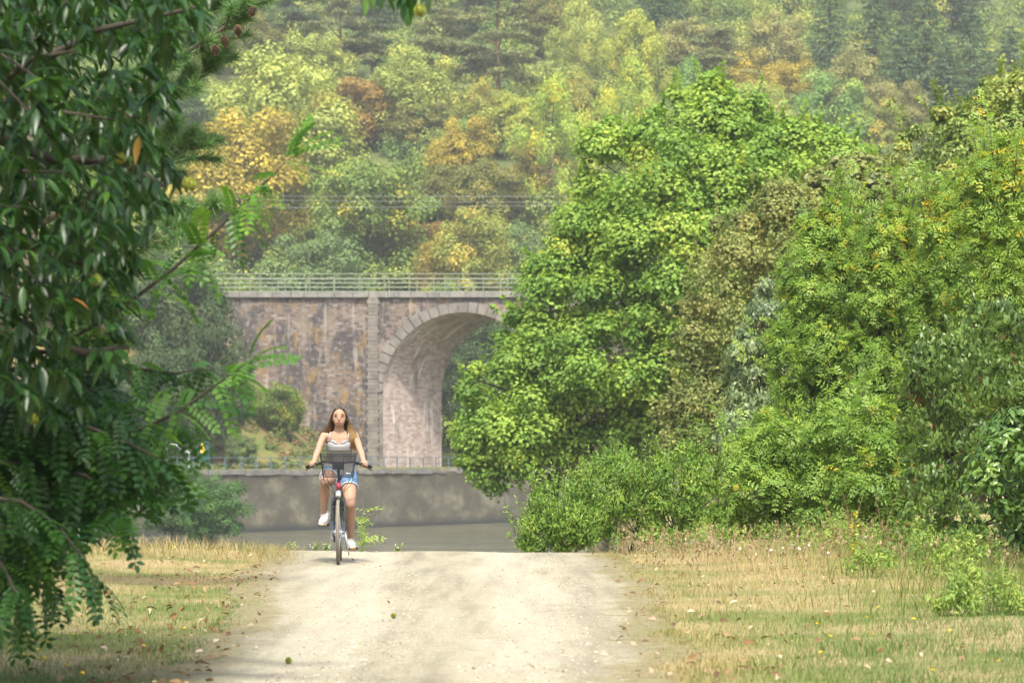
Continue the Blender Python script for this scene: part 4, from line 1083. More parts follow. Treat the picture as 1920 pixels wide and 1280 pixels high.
limb([tr[1], W(-30, 250, 14.4), W(100, 300, 14.4), W(220, 300, 14.2), W(310, 350, 14.1)], 0.05)
limb([tr[1], W(-60, 600, 14.0), W(70, 640, 14.0), W(160, 660, 13.8), W(240, 650, 13.7)], 0.04)
limb([tr[3], (-2.6, 12.6, 4.8), (-1.3, 12.5, 4.3), W(740, -70, 12.6), W(760, -12, 12.6)], 0.05)
limb([tr[3], (-3.0, 11.4, 5.2), (-1.6, 10.4, 5.4), (-0.5, 10.0, 5.2)], 0.06)
q = random.Random(3)
for k in range(70):
    i = q.randrange(len(tips)); p = tips[i]; d = dirs[i]; L_ = q.uniform(0.2, 0.5)
    mb.tube([Vector(p - d*L_) + Vector((-0.1, 0, 0.05)) - Vector(o0), Vector(p - d*L_*0.5) - Vector(o0), Vector(p) - Vector(o0)], [0.008, 0.006, 0.003], 5)
mb.build('trunk', M['bark'], chest, True)
# the twig that hangs into the picture at the top
r = np.random.default_rng(23)
tw = np.array([W(690, -18, 12.6), W(725, -5, 12.5), W(752, 2, 12.6), W(775, -6, 12.7), W(765, 8, 12.6), W(800, -22, 12.6)])
V, F, ti = whorls(tw, unit(np.tile((0.15, 0.0, -0.9), (len(tw), 1)).astype(float)), r, 7, 10, 0.125, TL, droop=1.3, shift=0.12)
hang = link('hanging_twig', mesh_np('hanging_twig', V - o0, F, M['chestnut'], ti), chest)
V, F, ti = whorls(np.array([W(905, -30, 12.5)]), np.array([(0.2, 0.0, -0.9)]), r, 6, 8, 0.11, TL, droop=1.3, shift=0.12)
link('hanging_twig', mesh_np('hanging_twig', V - o0, F, M['chestnut'], ti), chest)
M['burr'] = simple('chestnut_burr', (0.26, 0.29, 0.05), 0.8, 0.2, var=0.3, scale=40)
def burr_mesh(rad, seed, name='burr'):
    q = np.random.default_rng(seed); n = 420; d = rnd_unit(n, q)
    V, F, ti = scatter(T_quad(0.10), d * rad * 0.55, d + q.normal(0, 0.18, (n, 3)), rnd_unit(n, q), rad * 0.62, np.zeros(n))
    b = MB(); b.ball((0, 0, 0), rad * 0.72); me = b.mesh('b')
    bv = np.array(b.v); F3 = [f for f in b.f if len(f) == 3]; F4 = [f for f in b.f if len(f) == 4]
    bpy.data.meshes.remove(me)
    return mesh_np(name, np.concatenate([V, bv]), [F[0], np.array(F3) + len(V), np.array(F4) + len(V)], M['burr'])
bme = burr_mesh(0.026, 1)
for p in (W(226, 297, 13.2), W(352, 343, 13.3), W(360, 346, 13.2), W(787, 20, 12.45), W(180, 525, 13.0), W(62, 785, 13.2)):
    b = link('burr', bme, chest); b.location = Vector(p) - Vector(o0)

# robinia with feathery leaves
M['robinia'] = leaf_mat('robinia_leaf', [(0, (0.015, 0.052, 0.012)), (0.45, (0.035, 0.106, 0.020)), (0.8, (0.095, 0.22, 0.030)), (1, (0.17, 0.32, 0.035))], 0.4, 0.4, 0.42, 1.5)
PR = T_pinnate(7, 0.20, 0.115, 0.35)
r = np.random.default_rng(31)
base_r = Vector((-5.2, 15.2, 0.0))
BRN = [
 ([(90,660),(215,588),(330,500),(440,400),(500,340),(545,295)], 14.6, 0.30),
 ([(60,900),(205,830),(330,775),(400,725),(465,678)], 14.4, 0.28),
 ([(20,800),(150,795),(220,820),(280,850),(330,878)], 14.2, 0.10),
 ([(-40,860),(110,880),(160,890),(205,930),(230,970)], 14.0, 0.02),
 ([(-40,930),(40,940),(110,985),(150,1040),(180,1085)], 13.7, -0.05),
 ([(-60,960),(20,990),(70,1040),(100,1100)], 13.9, -0.05),
 ([(-60,1000),(0,1050),(30,1110),(45,1150)], 13.6, -0.05),
 ([(40,740),(160,740),(260,770),(330,800)], 14.8, 0.08),
 ([(120,700),(250,690),(330,700),(380,690)], 15.2, 0.05),
 ([(-50,820),(60,840),(140,850),(210,870),(270,905)], 14.6, 0.05),
]
P = []; A = []; Nn = []; S = []; Tt = []; mb = MB()
for pl, yb, tn in BRN:
    pts = [Vector(W(x, y, yb + 0.25*math.sin(0.01*x + y))) for x, y in pl]
    mb.tube([p - base_r for p in [base_r + Vector((0.2, -0.3, 1.8))] + pts], [0.03] + [0.014 * (1 - 0.8*i/(len(pts)-1)) for i in range(len(pts))], 5)
    seg = [(a, b) for a, b in zip(pts[:-1], pts[1:])]
    for a, b in seg:
        L_ = (b - a).length; d = (b - a).normalized()
        for k in range(max(3, int(L_ / 0.036))):
            u_ = r.random(); p = a.lerp(b, u_)
            side = 1 if r.random() < 0.5 else -1
            ax = d * r.uniform(0.2, 0.9) + Vector((0.35*side, r.uniform(-0.7, 0.5), r.uniform(-1.0, 0.25)))
            P.append(p); A.append(ax); Nn.append((r.normal(0.1, 0.35), r.normal(-0.35, 0.35), 1)); S.append(r.uniform(0.15, 0.28)); Tt.append(0.42 + tn + r.normal(0, 0.16))
    for k in range(3):
        P.append(pts[-1]); A.append((pts[-1]-pts[-2]).normalized() + Vector((r.normal(0, 0.4), 0, r.normal(-0.1, 0.3)))); Nn.append((0, -0.4, 1)); S.append(0.24); Tt.append(0.5 + tn)
RB = [(-60,690),(180,740),(240,780),(265,830),(230,880),(180,915),(130,940),(110,990),(70,990),(30,1020),(10,1080),(-60,1130)]
k = 0
while k < 900:
    p = (r.uniform(-60, 400), r.uniform(690, 1180))
    if not in_poly(p, RB): continue
    P.append(W(p[0], p[1] - 15, 14.6 + r.uniform(-0.7, 0.9))); A.append((r.uniform(-0.2, 0.8), r.uniform(-0.8, 0.5), r.uniform(-1.1, 0.1))); Nn.append((r.normal(0, 0.4), r.normal(-0.3, 0.4), 1)); S.append(r.uniform(0.16, 0.29)); Tt.append(0.33 + 0.1*math.sin(p[0]*0.03 + p[1]*0.02) + r.normal(0, 0.15)); k += 1
V, F, ti = scatter(PR, np.array([tuple(p) for p in P]), np.array([tuple(a) for a in A]), np.array(Nn, float), np.array(S), np.clip(np.array(Tt), 0, 1))
rob = thing('robinia_tree', 'feathery leaved robinia with long branches drooping into the grass below the chestnut', 'tree', base_r)
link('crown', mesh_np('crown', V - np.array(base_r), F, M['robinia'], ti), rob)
mb.tube([(0, 0, -0.1), (0.1, 0, 1.0), (0.2, -0.3, 1.8), (0.3, -0.5, 2.6)], [0.10, 0.085, 0.07, 0.03], 8)
mb.build('trunk', M['bark'], rob, True)

# pine behind, its trunk standing in the grass
M['needle'] = leaf_mat('pine_needle', [(0, (0.05, 0.12, 0.04)), (0.5, (0.10, 0.20, 0.065)), (1, (0.17, 0.28, 0.09))], 0.45, 0.35, 0.25)
M['cone'] = simple('pine_cone', (0.10, 0.06, 0.04), 0.8, 0.2, var=0.4, scale=60)
r = np.random.default_rng(41); q = random.Random(8)
yp = 24.6; px0 = Vector(W(45, 1110, yp)); px0.z = float(gz(px0.x, yp)) - 0.1
pine = thing('pine_tree', 'pine with a grey trunk in the grass and long needled twigs carrying cones', 'tree', px0)
mb = MB()
tp = [Vector((0, 0, 0)), Vector((0.03, 0, 1.3)), Vector((0.0, 0, 2.6)), Vector((0.08, 0.02, 4.0)), Vector((0.1, 0, 6.2)), Vector((0.05, 0, 9.0))]
mb.tube(tp, [0.115, 0.095, 0.09, 0.085, 0.07, 0.02], 10)
tuft_p = []; tuft_d = []
PB = [
 ([(60,250),(200,205),(330,110),(410,60),(468,15)], 23.6), ([(60,330),(230,255),(300,200),(350,165),(402,118)], 23.8),
 ([(60,420),(220,335),(300,300),(345,285),(388,265)], 24.0), ([(60,560),(230,475),(300,440),(360,410),(410,380)], 23.9),
 ([(60,150),(150,95),(300,45),(420,8)], 24.2), ([(60,300),(180,300),(260,300),(320,255)], 24.6), ([(60,480),(180,430),(260,380),(310,400)], 24.4),
 ([(60,60),(180,20),(330,-10),(440,-40)], 24.0), ([(60,380),(170,240),(260,150),(330,60)], 24.8),
]
for pl, yb in PB:
    pts = [Vector(W(x, y, yb)) - px0 for x, y in pl]; pts[0] = Vector((0.05, 0, pts[0].z))
    mb.tube(pts, [0.035 * (1 - 0.8*i/(len(pts)-1)) for i in range(len(pts))], 6)
    for i in range(1, len(pts)):
        a, b = pts[i-1], pts[i]; d = (b - a).normalized(); L_ = (b - a).length
        for k in range(int(L_ * 17) + 2):
            p = a.lerp(b, q.random()); sl = q.uniform(0.10, 0.42) * (1.25 if i < len(pts)-1 else 0.7)
            td = (d * 0.8 + Vector((q.uniform(-0.3, 0.6), q.uniform(-0.9, 0.9), q.uniform(-0.35, 0.75)))).normalized()
            e = p + td * sl; mb.tube([p, p.lerp(e, 0.5) + Vector((0, 0, -0.02)), e], [0.007, 0.005, 0.003], 4)
            for f in (0.55, 0.75, 0.9, 1.0): tuft_p.append(tuple(p.lerp(e, f))); tuft_d.append(tuple(td))
    tuft_p.append(tuple(pts[-1])); tuft_d.append(tuple((pts[-1]-pts[-2]).normalized()))
mb.build('trunk', M['bark_grey'], pine, True)
tuft_p = np.array(tuft_p); tuft_d = np.array(tuft_d); nn = 46
ci = np.repeat(np.arange(len(tuft_p)), nn); m_ = len(ci)
ax = unit(tuft_d[ci] * 0.75 + rnd_unit(m_, r) * 0.9 + np.array((0, 0, 0.12)))
TN = (np.array([(-1, 0, 0), (1, 0, 0), (0.2, 1, -0.06)], float) * np.array((0.026, 1, 1)), [np.array([(0, 1, 2)])])
V, F, ti = scatter(TN, tuft_p[ci] - tuft_d[ci] * (r.random(m_) * 0.05)[:, None], ax, rnd_unit(m_, r), 0.135 * r.uniform(0.7, 1.15, m_), np.clip(0.5 + r.normal(0, 0.2, len(tuft_p))[ci] + r.normal(0, 0.15, m_), 0, 1))
link('needles', mesh_np('needles', V, F, M['needle'], ti), pine)
def cone_mesh():
    b = MB()
    for k in range(46):
        t_ = k / 45; a = k * 2.4; rr = 0.034 * math.sin(PI * (0.12 + 0.85*t_)) ** 0.8; z = -0.075 * t_
        c, s = math.cos(a), math.sin(a); w = 0.011
        b.add([(c*rr*0.3, s*rr*0.3, z), (c*rr - s*w, s*rr + c*w, z + 0.006), (c*rr*1.12, s*rr*1.12, z + 0.012), (c*rr + s*w, s*rr - c*w, z + 0.006)], [(0, 1, 2, 3)])
    b.ball((0, 0, -0.038), 0.02, 0.02, 0.04, 8, 6)
    return b.mesh('cone', M['cone'])
cme = cone_mesh()
for x, y in ((446, 50), (477, 15), (404, 86), (351, 45), (420, 70), (282, 225)):
    c = link('cone', cme, pine); c.location = Vector(W(x, y, 23.4)) - px0; c.rotation_euler = (q.uniform(-0.4, 0.4), q.uniform(-0.4, 0.4), q.uniform(0, 6))
    c.scale = (1.05, 1.05, 1.15)

# teal fence behind the trunk, with two notices
M['teal'] = simple('teal_paint', (0.015, 0.13, 0.115), 0.45, 0.4, var=0.2, scale=4)
fn = thing('mesh_fence', 'teal metal fence behind the pine trunk at the left edge', 'fence', (-5.25, 27.5, 0))
A_ = Vector((0, 0, 0)); B_ = Vector((0.0, 7.0, 0)); pm = MB(); pm.box(-0.03, 0.03, -0.03, 0.03, -0.2, 1.75); pme = pm.mesh('post', M['teal'])
for k in range(4):
    p = link('post', pme, fn); p.location = A_.lerp(B_, k/3) + Vector((0, 0, 0.0))
for k in range(3):
    a = A_.lerp(B_, k/3); b = A_.lerp(B_, (k+1)/3); pb = MB()
    for z in (0.12, 0.65, 1.15, 1.62): pb.box(-0.008, 0.008, a.y + 0.03, b.y - 0.03, z - 0.012, z + 0.012)
    n = 34
    for j in range(1, n): pb.box(-0.006, 0.006, a.y + (b.y-a.y)*j/n - 0.006, a.y + (b.y-a.y)*j/n + 0.006, 0.08, 1.7)
    pb.build('mesh_panel', M['teal'], fn)
gate = thing('gate', 'teal solid gate panel next to the fence, half hidden by feathery leaves', 'gate', (-6.08, 35.0, -0.15))
mb = MB(); mb.box(0, 0.06, 0, 0.06, 0, 1.9); mb.box(0.84, 0.9, 0, 0.06, 0, 1.9); mb.box(0.0605, 0.8395, 0, 0.06, 0.02, 0.08); mb.box(0.0605, 0.8395, 0, 0.06, 1.82, 1.88); mb.build('gate_frame', M['teal'], gate)
mb = MB()
for k in range(6): mb.box(0.065 + k*0.129, 0.065 + k*0.129 + 0.12, 0.02, 0.04, 0.085, 1.815)
mb.build('gate_board', M['teal'], gate)
M['signwhite'] = simple('cream_board', (0.62, 0.58, 0.42), 0.5, 0.4, var=0.1)
M['signyel'] = simple('orange_yellow_print', (0.75, 0.42, 0.03), 0.5, 0.4, var=0.1)
def board(name, label, px, py, Y, w, h, face, mark):
    c = Vector(W(px, py, Y)); rt = thing(name, label, 'sign', c)
    b = MB(); b.box(-w/2, w/2, 0, 0.015, -h/2, h/2); b.build('panel', face, rt)
    b = MB(); b.box(-0.02, 0.02, 0.016, 0.05, -c.z, h/2); b.build('post', M['teal'], rt)
    if mark:
        b = MB(); b.ball((0.0, -0.004, 0.03), 0.30*w, 0.008, 0.22*h); b.ball((0.0, -0.004, h*0.28), 0.2*w, 0.008, 0.14*h); b.build('emblem', mark, rt)
board('notice', 'small white notice with an orange figure, between the pine and the teal gate', 103, 868, 33.0, 0.055, 0.17, M['signwhite'], M['signyel'])
board('notice', 'plain cream board low between the fence posts', 142, 985, 33.4, 0.08, 0.22, M['signwhite'], None)
# green information panel with the yellow figure, far bank
M['panelgreen'] = simple('deep_green_panel', (0.012, 0.055, 0.05), 0.5, 0.4, var=0.15, scale=2)
M['yellow'] = simple('yellow_print', (0.80, 0.50, 0.03), 0.5, 0.4, var=0.05)
c = Vector(W(381, 846, 205)); c.z -= 0.0; gzp = 0.0
ip = thing('information_panel', 'dark green information panel with a yellow figure by the river railing', 'sign', (c.x, 205, -0.3))
hh = c.z + 0.3
mb = MB(); mb.box(-0.46, 0.46, -0.04, 0.04, hh - 0.75, hh + 0.75); mb.build('panel', M['panelgreen'], ip)
mb = MB(); mb.box(-0.40, -0.34, 0.045, 0.1, -0.1, hh + 0.6); mb.box(0.34, 0.40, 0.045, 0.1, -0.1, hh + 0.6); mb.build('post', M['panelgreen'], ip)
mb = MB(); mb.ball((-0.04, -0.05, hh + 0.08), 0.17, 0.03, 0.24); mb.ball((-0.04, -0.05, hh + 0.40), 0.13, 0.03, 0.18); mb.build('yellow_figure', M['yellow'], ip)
M['galv'] = simple('galvanised_steel', (0.30, 0.33, 0.34), 0.5, 0.4, 0.3, var=0.15, scale=5)
hr = thing('handrail', 'sloping galvanised handrail behind the feathery leaves, left of the green information panel', 'handrail', (0, 0, 0))
mb = MB(); mb.tube([W(285, 818, 203), W(312, 832, 203), W(330, 834, 203), W(356, 850, 203)], 0.07, 6); mb.build('rail', M['galv'], hr)
mb = MB(); mb.tube([W(313, 832, 203), W(313, 890, 203)], 0.06, 6); mb.build('leg', M['galv'], hr)
mb = MB(); mb.tube([W(354, 849, 203), W(354, 890, 203)], 0.06, 6); mb.build('leg', M['galv'], hr)

# ------------------------------------------------------------------ grass
M['grass'] = leaf_mat('grass_blade', [(0, (0.06, 0.115, 0.02)), (0.3, (0.11, 0.175, 0.03)), (0.5, (0.19, 0.20, 0.055)), (0.68, (0.29, 0.235, 0.10)), (1, (0.39, 0.31, 0.155))], 0.6, 0.25, 0.3, 1.2)
TG = (np.array([(-1,0,0),(1,0,0),(0.75,0.55,0.10),(-0.75,0.55,0.10),(0.15,1,0.34),(-0.15,1,0.34)], float) * np.array((0.035, 1, 1)), [np.array([(0,1,2,3),(3,2,4,5)])])
def blades(n, seed, side, y0, y1, hlo, hhi, tfn, keep=None, wide=2.0, wmul=0.7, outer=None):
    r = np.random.default_rng(seed)
    y = y0 * (y1 / y0) ** r.random(n); l, rr = road_edges(y); half = 0.19 * y + wide
    e = r.random(n) < 0.16          # extra tufts along the border
    if side < 0: x = np.where(e, l + 0.25 - 0.6*r.random(n), l + 0.2 - (np.abs(half + l) + 0.2) * r.random(n))
    else: x = np.where(e, rr - 0.25 + 0.6*r.random(n), rr - 0.2 + (half - rr + 0.2) * r.random(n))
    # ragged, thinning edge towards the gravel
    d = np.where(side < 0, l - x, x - rr)
    k = r.random(n) < sstep(-0.26, 0.12, d + 0.10*vn(x, y, 2.3))
    if keep is not None: k &= keep(x, y, r)
    x, y, d = x[k], y[k], d[k]; m = len(x)
    h = r.uniform(hlo, hhi, m) * (0.65 + 0.35*sstep(0, 0.5, d)) * (1 + 0.3*vn(x, y, 1.7))
    a = r.random(m) * 2 * PI
    ax = np.stack([np.cos(a)*r.uniform(0.1, 0.6, m), np.sin(a)*r.uniform(0.1, 0.6, m), np.ones(m)], 1)
    nr = np.stack([np.cos(a), np.sin(a), np.full(m, 0.2)], 1)
    ti = np.clip(tfn(x, y, d) + r.normal(0, 0.13, m), 0, 1)
    T = (TG[0] * np.array((wmul, 1, 1)), TG[1])
    return scatter(T, np.stack([x, y, gz(x, y) - 0.005], 1), ax, nr, h, ti)
def tl(x, y, d):        # left: greener beside the trees and near the camera, straw farther on
    return 0.68 - 0.47*sstep(25.5, 21, y) + 0.13*vn(x, y*0.4, 1.3) + 0.09*vn(x, y*0.5, 4.1, 3.0) - 0.05*sstep(0.1, 0.6, d)
def trt(x, y, d):
    return 0.64 - 0.50*sstep(24.5, 18.5, y)*sstep(0.2, 1.3, d) - 0.24*sstep(1.0, 4.0, d) + 0.15*vn(x, y*0.4, 1.1, 2.0) + 0.11*vn(x, y*0.5, 3.7, 1.0)
parts = [blades(100000, 51, -1, 11, 35, 0.025, 0.07, tl), blades(150000, 52, 1, 11, 36, 0.03, 0.075, trt),
         blades(9000, 53, -1, 29, 35.5, 0.10, 0.22, lambda x, y, d: tl(x, y, d) + 0.1, keep=lambda x, y, r: r.random(len(x)) < sstep(30, 33, y), wmul=0.4),
         blades(34000, 54, 1, 25, 37, 0.05, 0.15, lambda x, y, d: trt(x, y, d) + 0.06, keep=lambda x, y, r: r.random(len(x)) < sstep(0.4, 1.6, x - 1.0) * sstep(25, 33, y), wmul=0.38),
         blades(12000, 55, 1, 20, 34, 0.10, 0.28, lambda x, y, d: trt(x, y, d) - 0.05, keep=lambda x, y, r: r.random(len(x)) < sstep(2.0, 4.0, x), wmul=0.32)]
V, F, ti = merge(parts)
tag(link('grass', mesh_np('grass', V, F, M['grass'], ti)), 'dry and green grass on both sides of the gravel road', 'grass', kind='stuff')
# seed heads standing over the tall grass
r = np.random.default_rng(61); parts = []
n = 1100; y = r.uniform(27, 36.5, n); x = 1.2 + r.random(n) * (0.19*y + 0.5); h = r.uniform(0.12, 0.36, n)
ax = unit(np.stack([r.normal(0, 0.12, n), r.normal(0, 0.12, n), np.ones(n)], 1)); p0 = np.stack([x, y, gz(x, y)], 1)
parts.append(scatter((np.array([(-1,0,0),(1,0,0),(0.7,1,0),(-0.7,1,0)], float)*np.array((0.006,1,1)), [np.array([(0,1,2,3)])]), p0, ax, rnd_unit(n, r), h, r.uniform(0.5, 1, n)))
m_ = n * 5; ci = np.repeat(np.arange(n), 5)
parts.append(scatter(T_quad(0.28), p0[ci] + ax[ci] * (h[ci] * r.uniform(0.72, 1.0, m_))[:, None], ax[ci] + rnd_unit(m_, r)*0.7, rnd_unit(m_, r), r.uniform(0.02, 0.045, m_), r.uniform(0.0, 1, m_)))
V, F, ti = merge(parts)
M['seed'] = leaf_mat('dry_seed_head', [(0, (0.17, 0.10, 0.05)), (0.5, (0.25, 0.175, 0.085)), (1, (0.40, 0.34, 0.22))], 0.8, 0.2, 0.25)
tag(link('seed_grass', mesh_np('seed_grass', V, F, M['seed'], ti)), 'tall dry grass with seed heads along the shrubs', 'grass', kind='stuff')
# fallen leaves
M['fallen'] = leaf_mat('fallen_leaf', [(0, (0.08, 0.045, 0.022)), (0.35, (0.16, 0.085, 0.035)), (0.7, (0.24, 0.16, 0.08)), (1, (0.42, 0.34, 0.24))], 0.7, 0.25, 0.15)
r = np.random.default_rng(71); X_ = []
for n, side in ((620, -1), (330, 1), (7, 0)):
    y = 13 * (34/13) ** r.random(n); l, rr = road_edges(y)
    if side < 0: x = l - np.abs(r.normal(0, 0.9, n)) - 0.02
    elif side > 0: x = rr + np.abs(r.normal(0, 1.2, n))
    else: x = l + (rr - l) * r.random(n)
    X_.append(np.stack([x, y, gz(x, y) + (0.03 if side else 0.025) + 0.02*r.random(n)], 1))
P = np.concatenate(X_); n = len(P)
nr = unit(np.array((0, -0.25, 1.0)) + r.normal(0, 0.4, (n, 3)))
V, F, ti = scatter(T_leaf(0.24, 0.12, 0.2, 3), P, np.cross(nr, rnd_unit(n, r)), nr, 0.03 + 0.055 * r.random(n)**1.8, r.random(n))
tag(link('fallen_leaves', mesh_np('fallen_leaves', V, F, M['fallen'], ti)), 'brown and pale fallen leaves scattered over the grass verges', 'leaves', kind='stuff')
# burrs on the road
for px, py, lab in ((738, 1158, 'small green chestnut burr in the middle of the gravel road'), (541, 1243, 'yellow green chestnut burr on the gravel near the shaded left verge')):
    Y_ = CAMZ * FPX / (py - HY) * 0.985; x_ = (px - HX) * Y_ / FPX
    b = link('chestnut_burr', burr_mesh(0.019, int(px), 'chestnut_burr')); b.location = (x_, Y_, float(gz(x_, Y_)) + 0.022 + 0.013); tag(b, lab, 'burr')

# flowers
M['petal'] = simple('yellow_petal', (0.80, 0.56, 0.02), 0.6, 0.2, var=0.1)
M['stem'] = simple('green_stem', (0.12, 0.18, 0.04), 0.6, 0.3)
M['fluff'] = simple('white_seed_fluff', (0.75, 0.72, 0.66), 0.9, 0.1, var=0.05)
def flower_head(rad):
    b = MB()
    for k in range(14):
        a = k*2.4; rr = rad * (0.55 + 0.45*((k*7) % 5)/4); c, s = math.cos(a), math.sin(a); w = rad*0.22
        b.add([(0, 0, 0.002), (c*rr*0.6 - s*w, s*rr*0.6 + c*w, 0.006), (c*rr, s*rr, 0.010 - 0.006*(k % 2)), (c*rr*0.6 + s*w, s*rr*0.6 - c*w, 0.006)], [(0, 1, 2, 3)])
    b.ball((0, 0, 0.004), rad*0.45, rad*0.45, rad*0.3, 8, 5)
    return b.mesh('flower_head', M['petal'])
def fluff_head(rad):
    q = np.random.default_rng(2); n = 150; d = rnd_unit(n, q)
    V, F, _ = scatter(T_quad(0.08), d*0.002, d, rnd_unit(n, q), rad, np.zeros(n)); return mesh_np('seed_head', V, F, M['fluff'])
fh = flower_head(0.015); fm = fluff_head(0.014)
sb = MB(); sb.tube([(0, 0, 0), (0.004, 0.003, 0.5), (0, 0, 1)], [0.0022, 0.002, 0.0018], 5); sm_ = sb.mesh('stem', M['stem'])
def flowers(name, label, cat, group, pts, head, h):
    for (px, py) in pts:
        Y_ = CAMZ * FPX / (py - HY); x_ = (px - HX) * Y_ / FPX; z_ = float(gz(x_, Y_)); hh = h * q.uniform(0.8, 1.2)
        Y_ -= 0.0; rt = thing(name, label, cat, (x_, Y_ - hh*Y_/CAMZ*0.5, z_), q.uniform(0, 6), group)
        a = link(head.name.split('.')[0], head, rt); a.location.z = hh; a.rotation_euler = (q.uniform(-0.2, 0.6), q.uniform(-0.4, 0.4), 0)
        s = link('stem', sm_, rt); s.scale = (1, 1, hh)
flowers('dandelion', 'small yellow dandelion open in the shaded grass left of the road', 'flower', 'yellow dandelions left of the road',
        [(38,1192),(122,1219),(107,1233),(64,1233),(78,1241),(87,1243),(54,1231),(125,1248),(118,1248),(111,1250),(207,1199),(295,1226),(239,1249),(7,1243),(168,1206),(159,1261),(189,1278),(372,1194),(393,1037),(360,1066),(371,1066),(359,1072),(411,1069),(352,1040)], fh, 0.10)
flowers('hawkbit', 'small yellow flower in the sunlit meadow right of the road', 'flower', 'yellow flowers right of the road',
        [(1503,1183),(1588,1177),(1525,1214),(1603,1211),(1437,1245),(1512,1246),(1672,1184),(1747,1204),(1827,1268),(1877,1233),(1617,1154),(1512,1102),(1710,1281),(1398,1030),(1410,1027),(1364,1040),(1465,1022)], fh, 0.12)
flowers('seedhead', 'white fluffy seed head standing in the tall dry grass before the shrubs', 'flower', 'white seed heads in the dry grass',
        [(1405,1054),(1422,1052),(1440,1032),(1430,1050),(1467,1047),(1456,1049),(1398,1057),(1285,1022),(1303,1022),(1315,1021),(1352,1050),(1570,1030),(1548,1063),(1500,1062),(1903,1150),(1880,1198),(1870,1180),(1443,1058)], fm, 0.22)

# weeds on the right and at the crest
M['dock'] = simple('dry_dock_stem', (0.26, 0.19, 0.09), 0.85, 0.2, var=0.4, scale=20)
M['weed'] = leaf_mat('weed_leaf', [(0, (0.10, 0.17, 0.04)), (0.5, (0.20, 0.30, 0.06)), (1, (0.32, 0.38, 0.09))], 0.6, 0.2, 0.4)
M['mull'] = leaf_mat('mullein_flower', [(0, (0.10, 0.16, 0.05)), (0.5, (0.16, 0.22, 0.06)), (0.55, (0.75, 0.60, 0.06)), (1, (0.85, 0.70, 0.1))], 0.6, 0.2, 0.3)
def weed(name, label, px, Y, hgt, n, leaf, mat, seed, stems=4, cat='weed', group=None, spread=0.25, up=0.2, T=None, stemmat='stem', tlo=0, thi=1.0):
    r = np.random.default_rng(seed); x_ = (px - HX) * Y / FPX; z_ = float(gz(x_, Y)); rt = thing(name, label, cat, (x_, Y, z_), group=group)
    b = MB(); P = []; A = []
    for s in range(stems):
        a = r.random()*6.28; ln = hgt * r.uniform(0.45, 1.0); d = np.array((math.cos(a)*spread, math.sin(a)*spread, 1.0)) * ln
        pts = [d * t_ * np.array((t_, t_, 1)) for t_ in np.linspace(0, 1, 5)]
        b.tube([tuple(p) for p in pts], [0.006, 0.005, 0.004, 0.003, 0.002], 5)
        for k in range(n // stems):
            t_ = r.uniform(0.12, 1.0); p = d * t_ * np.array((t_, t_, 1)); P.append(p + r.normal(0, 0.012, 3)); aa = r.random()*6.28
            A.append((math.cos(aa), math.sin(aa), r.uniform(-0.2, 0.8)))
    b.build('stem', M[stemmat], rt)
    V, F, ti = scatter(T or T_leaf(0.16, 0.03, 0.2, 2), np.array(P), np.array(A, float), np.array((0, 0, 1.0)) + r.normal(0, 0.4, (len(P), 3)), leaf * r.uniform(0.6, 1.2, len(P)), r.uniform(tlo, thi, len(P)))
    link('foliage', mesh_np('foliage', V, F, mat, ti), rt); return rt
gd = 'dry brown weeds in front of the dark shrub'
weed('dock', 'dry brown branching weed, leftmost of the tall ones before the shrubs', 1565, 33.5, 0.62, 260, 0.03, M['seed'], 1, 5, group=gd, stemmat='dock')
weed('dock', 'tallest dry brown branching weed, left of the dark shrub', 1600, 32.5, 0.78, 340, 0.03, M['seed'], 2, 6, group=gd, stemmat='dock')
weed('dock', 'dry brown weed right beside the left foot of the dark shrub', 1655, 32.0, 0.70, 340, 0.03, M['seed'], 3, 6, group=gd, stemmat='dock')
weed('mullein', 'tall mullein stalk with yellow flowers at the meadow edge', 1600, 30.0, 0.75, 120, 0.045, M['mull'], 4, 1, spread=0.05, T=T_quad(0.4))
def leafy_weed(label, px, Y, hgt, wid, seed):
    r = np.random.default_rng(seed); x_ = (px - HX) * Y / FPX; z_ = float(gz(x_, Y)); rt = thing('leafy_weed', label, 'weed', (x_, Y, z_))
    n = 16; cent = np.stack([r.normal(0, wid*0.45, n), r.normal(0, wid*0.45, n), hgt * r.uniform(0.12, 0.85, n)], 1); cent[:, 2] *= np.exp(-(cent[:, 0]**2 + cent[:, 1]**2) / wid**2)
    V, F, ti = clump_leaves(cent, r.uniform(0.06, 0.12, n), 46, T_leaf(0.17, 0.03, 0.25, 2), 0.05, r, zs=1.5, hang=-0.7, up=0.4, shell=0.05)
    link('foliage', mesh_np('foliage', V, F, M['weed'], ti), rt)
    b = MB()
    for c in cent:
        e = c + np.array((0, 0, 0.12 + 0.12*r.random())); b.tube([(c[0]*0.35, c[1]*0.35, -0.02), (c[0]*0.8, c[1]*0.8, c[2]*0.6), tuple(e)], [0.004, 0.003, 0.0015], 4)
    b.build('stem', M['stem'], rt)
leafy_weed('green leafy weed clump below the mullein', 1630, 26.5, 0.42, 0.26, 5)
leafy_weed('green leafy weed clump in front of the dark shrub', 1740, 26.0, 0.5, 0.30, 6)
leafy_weed('tall narrow green weed before the dark shrub', 1815, 24.0, 0.62, 0.16, 7)
leafy_weed('bushy weed standing alone in the lower right meadow', 1800, 20.5, 0.36, 0.18, 8)
leafy_weed('sprawling weed cut by the lower right edge of the picture', 1885, 20.5, 0.34, 0.30, 9)
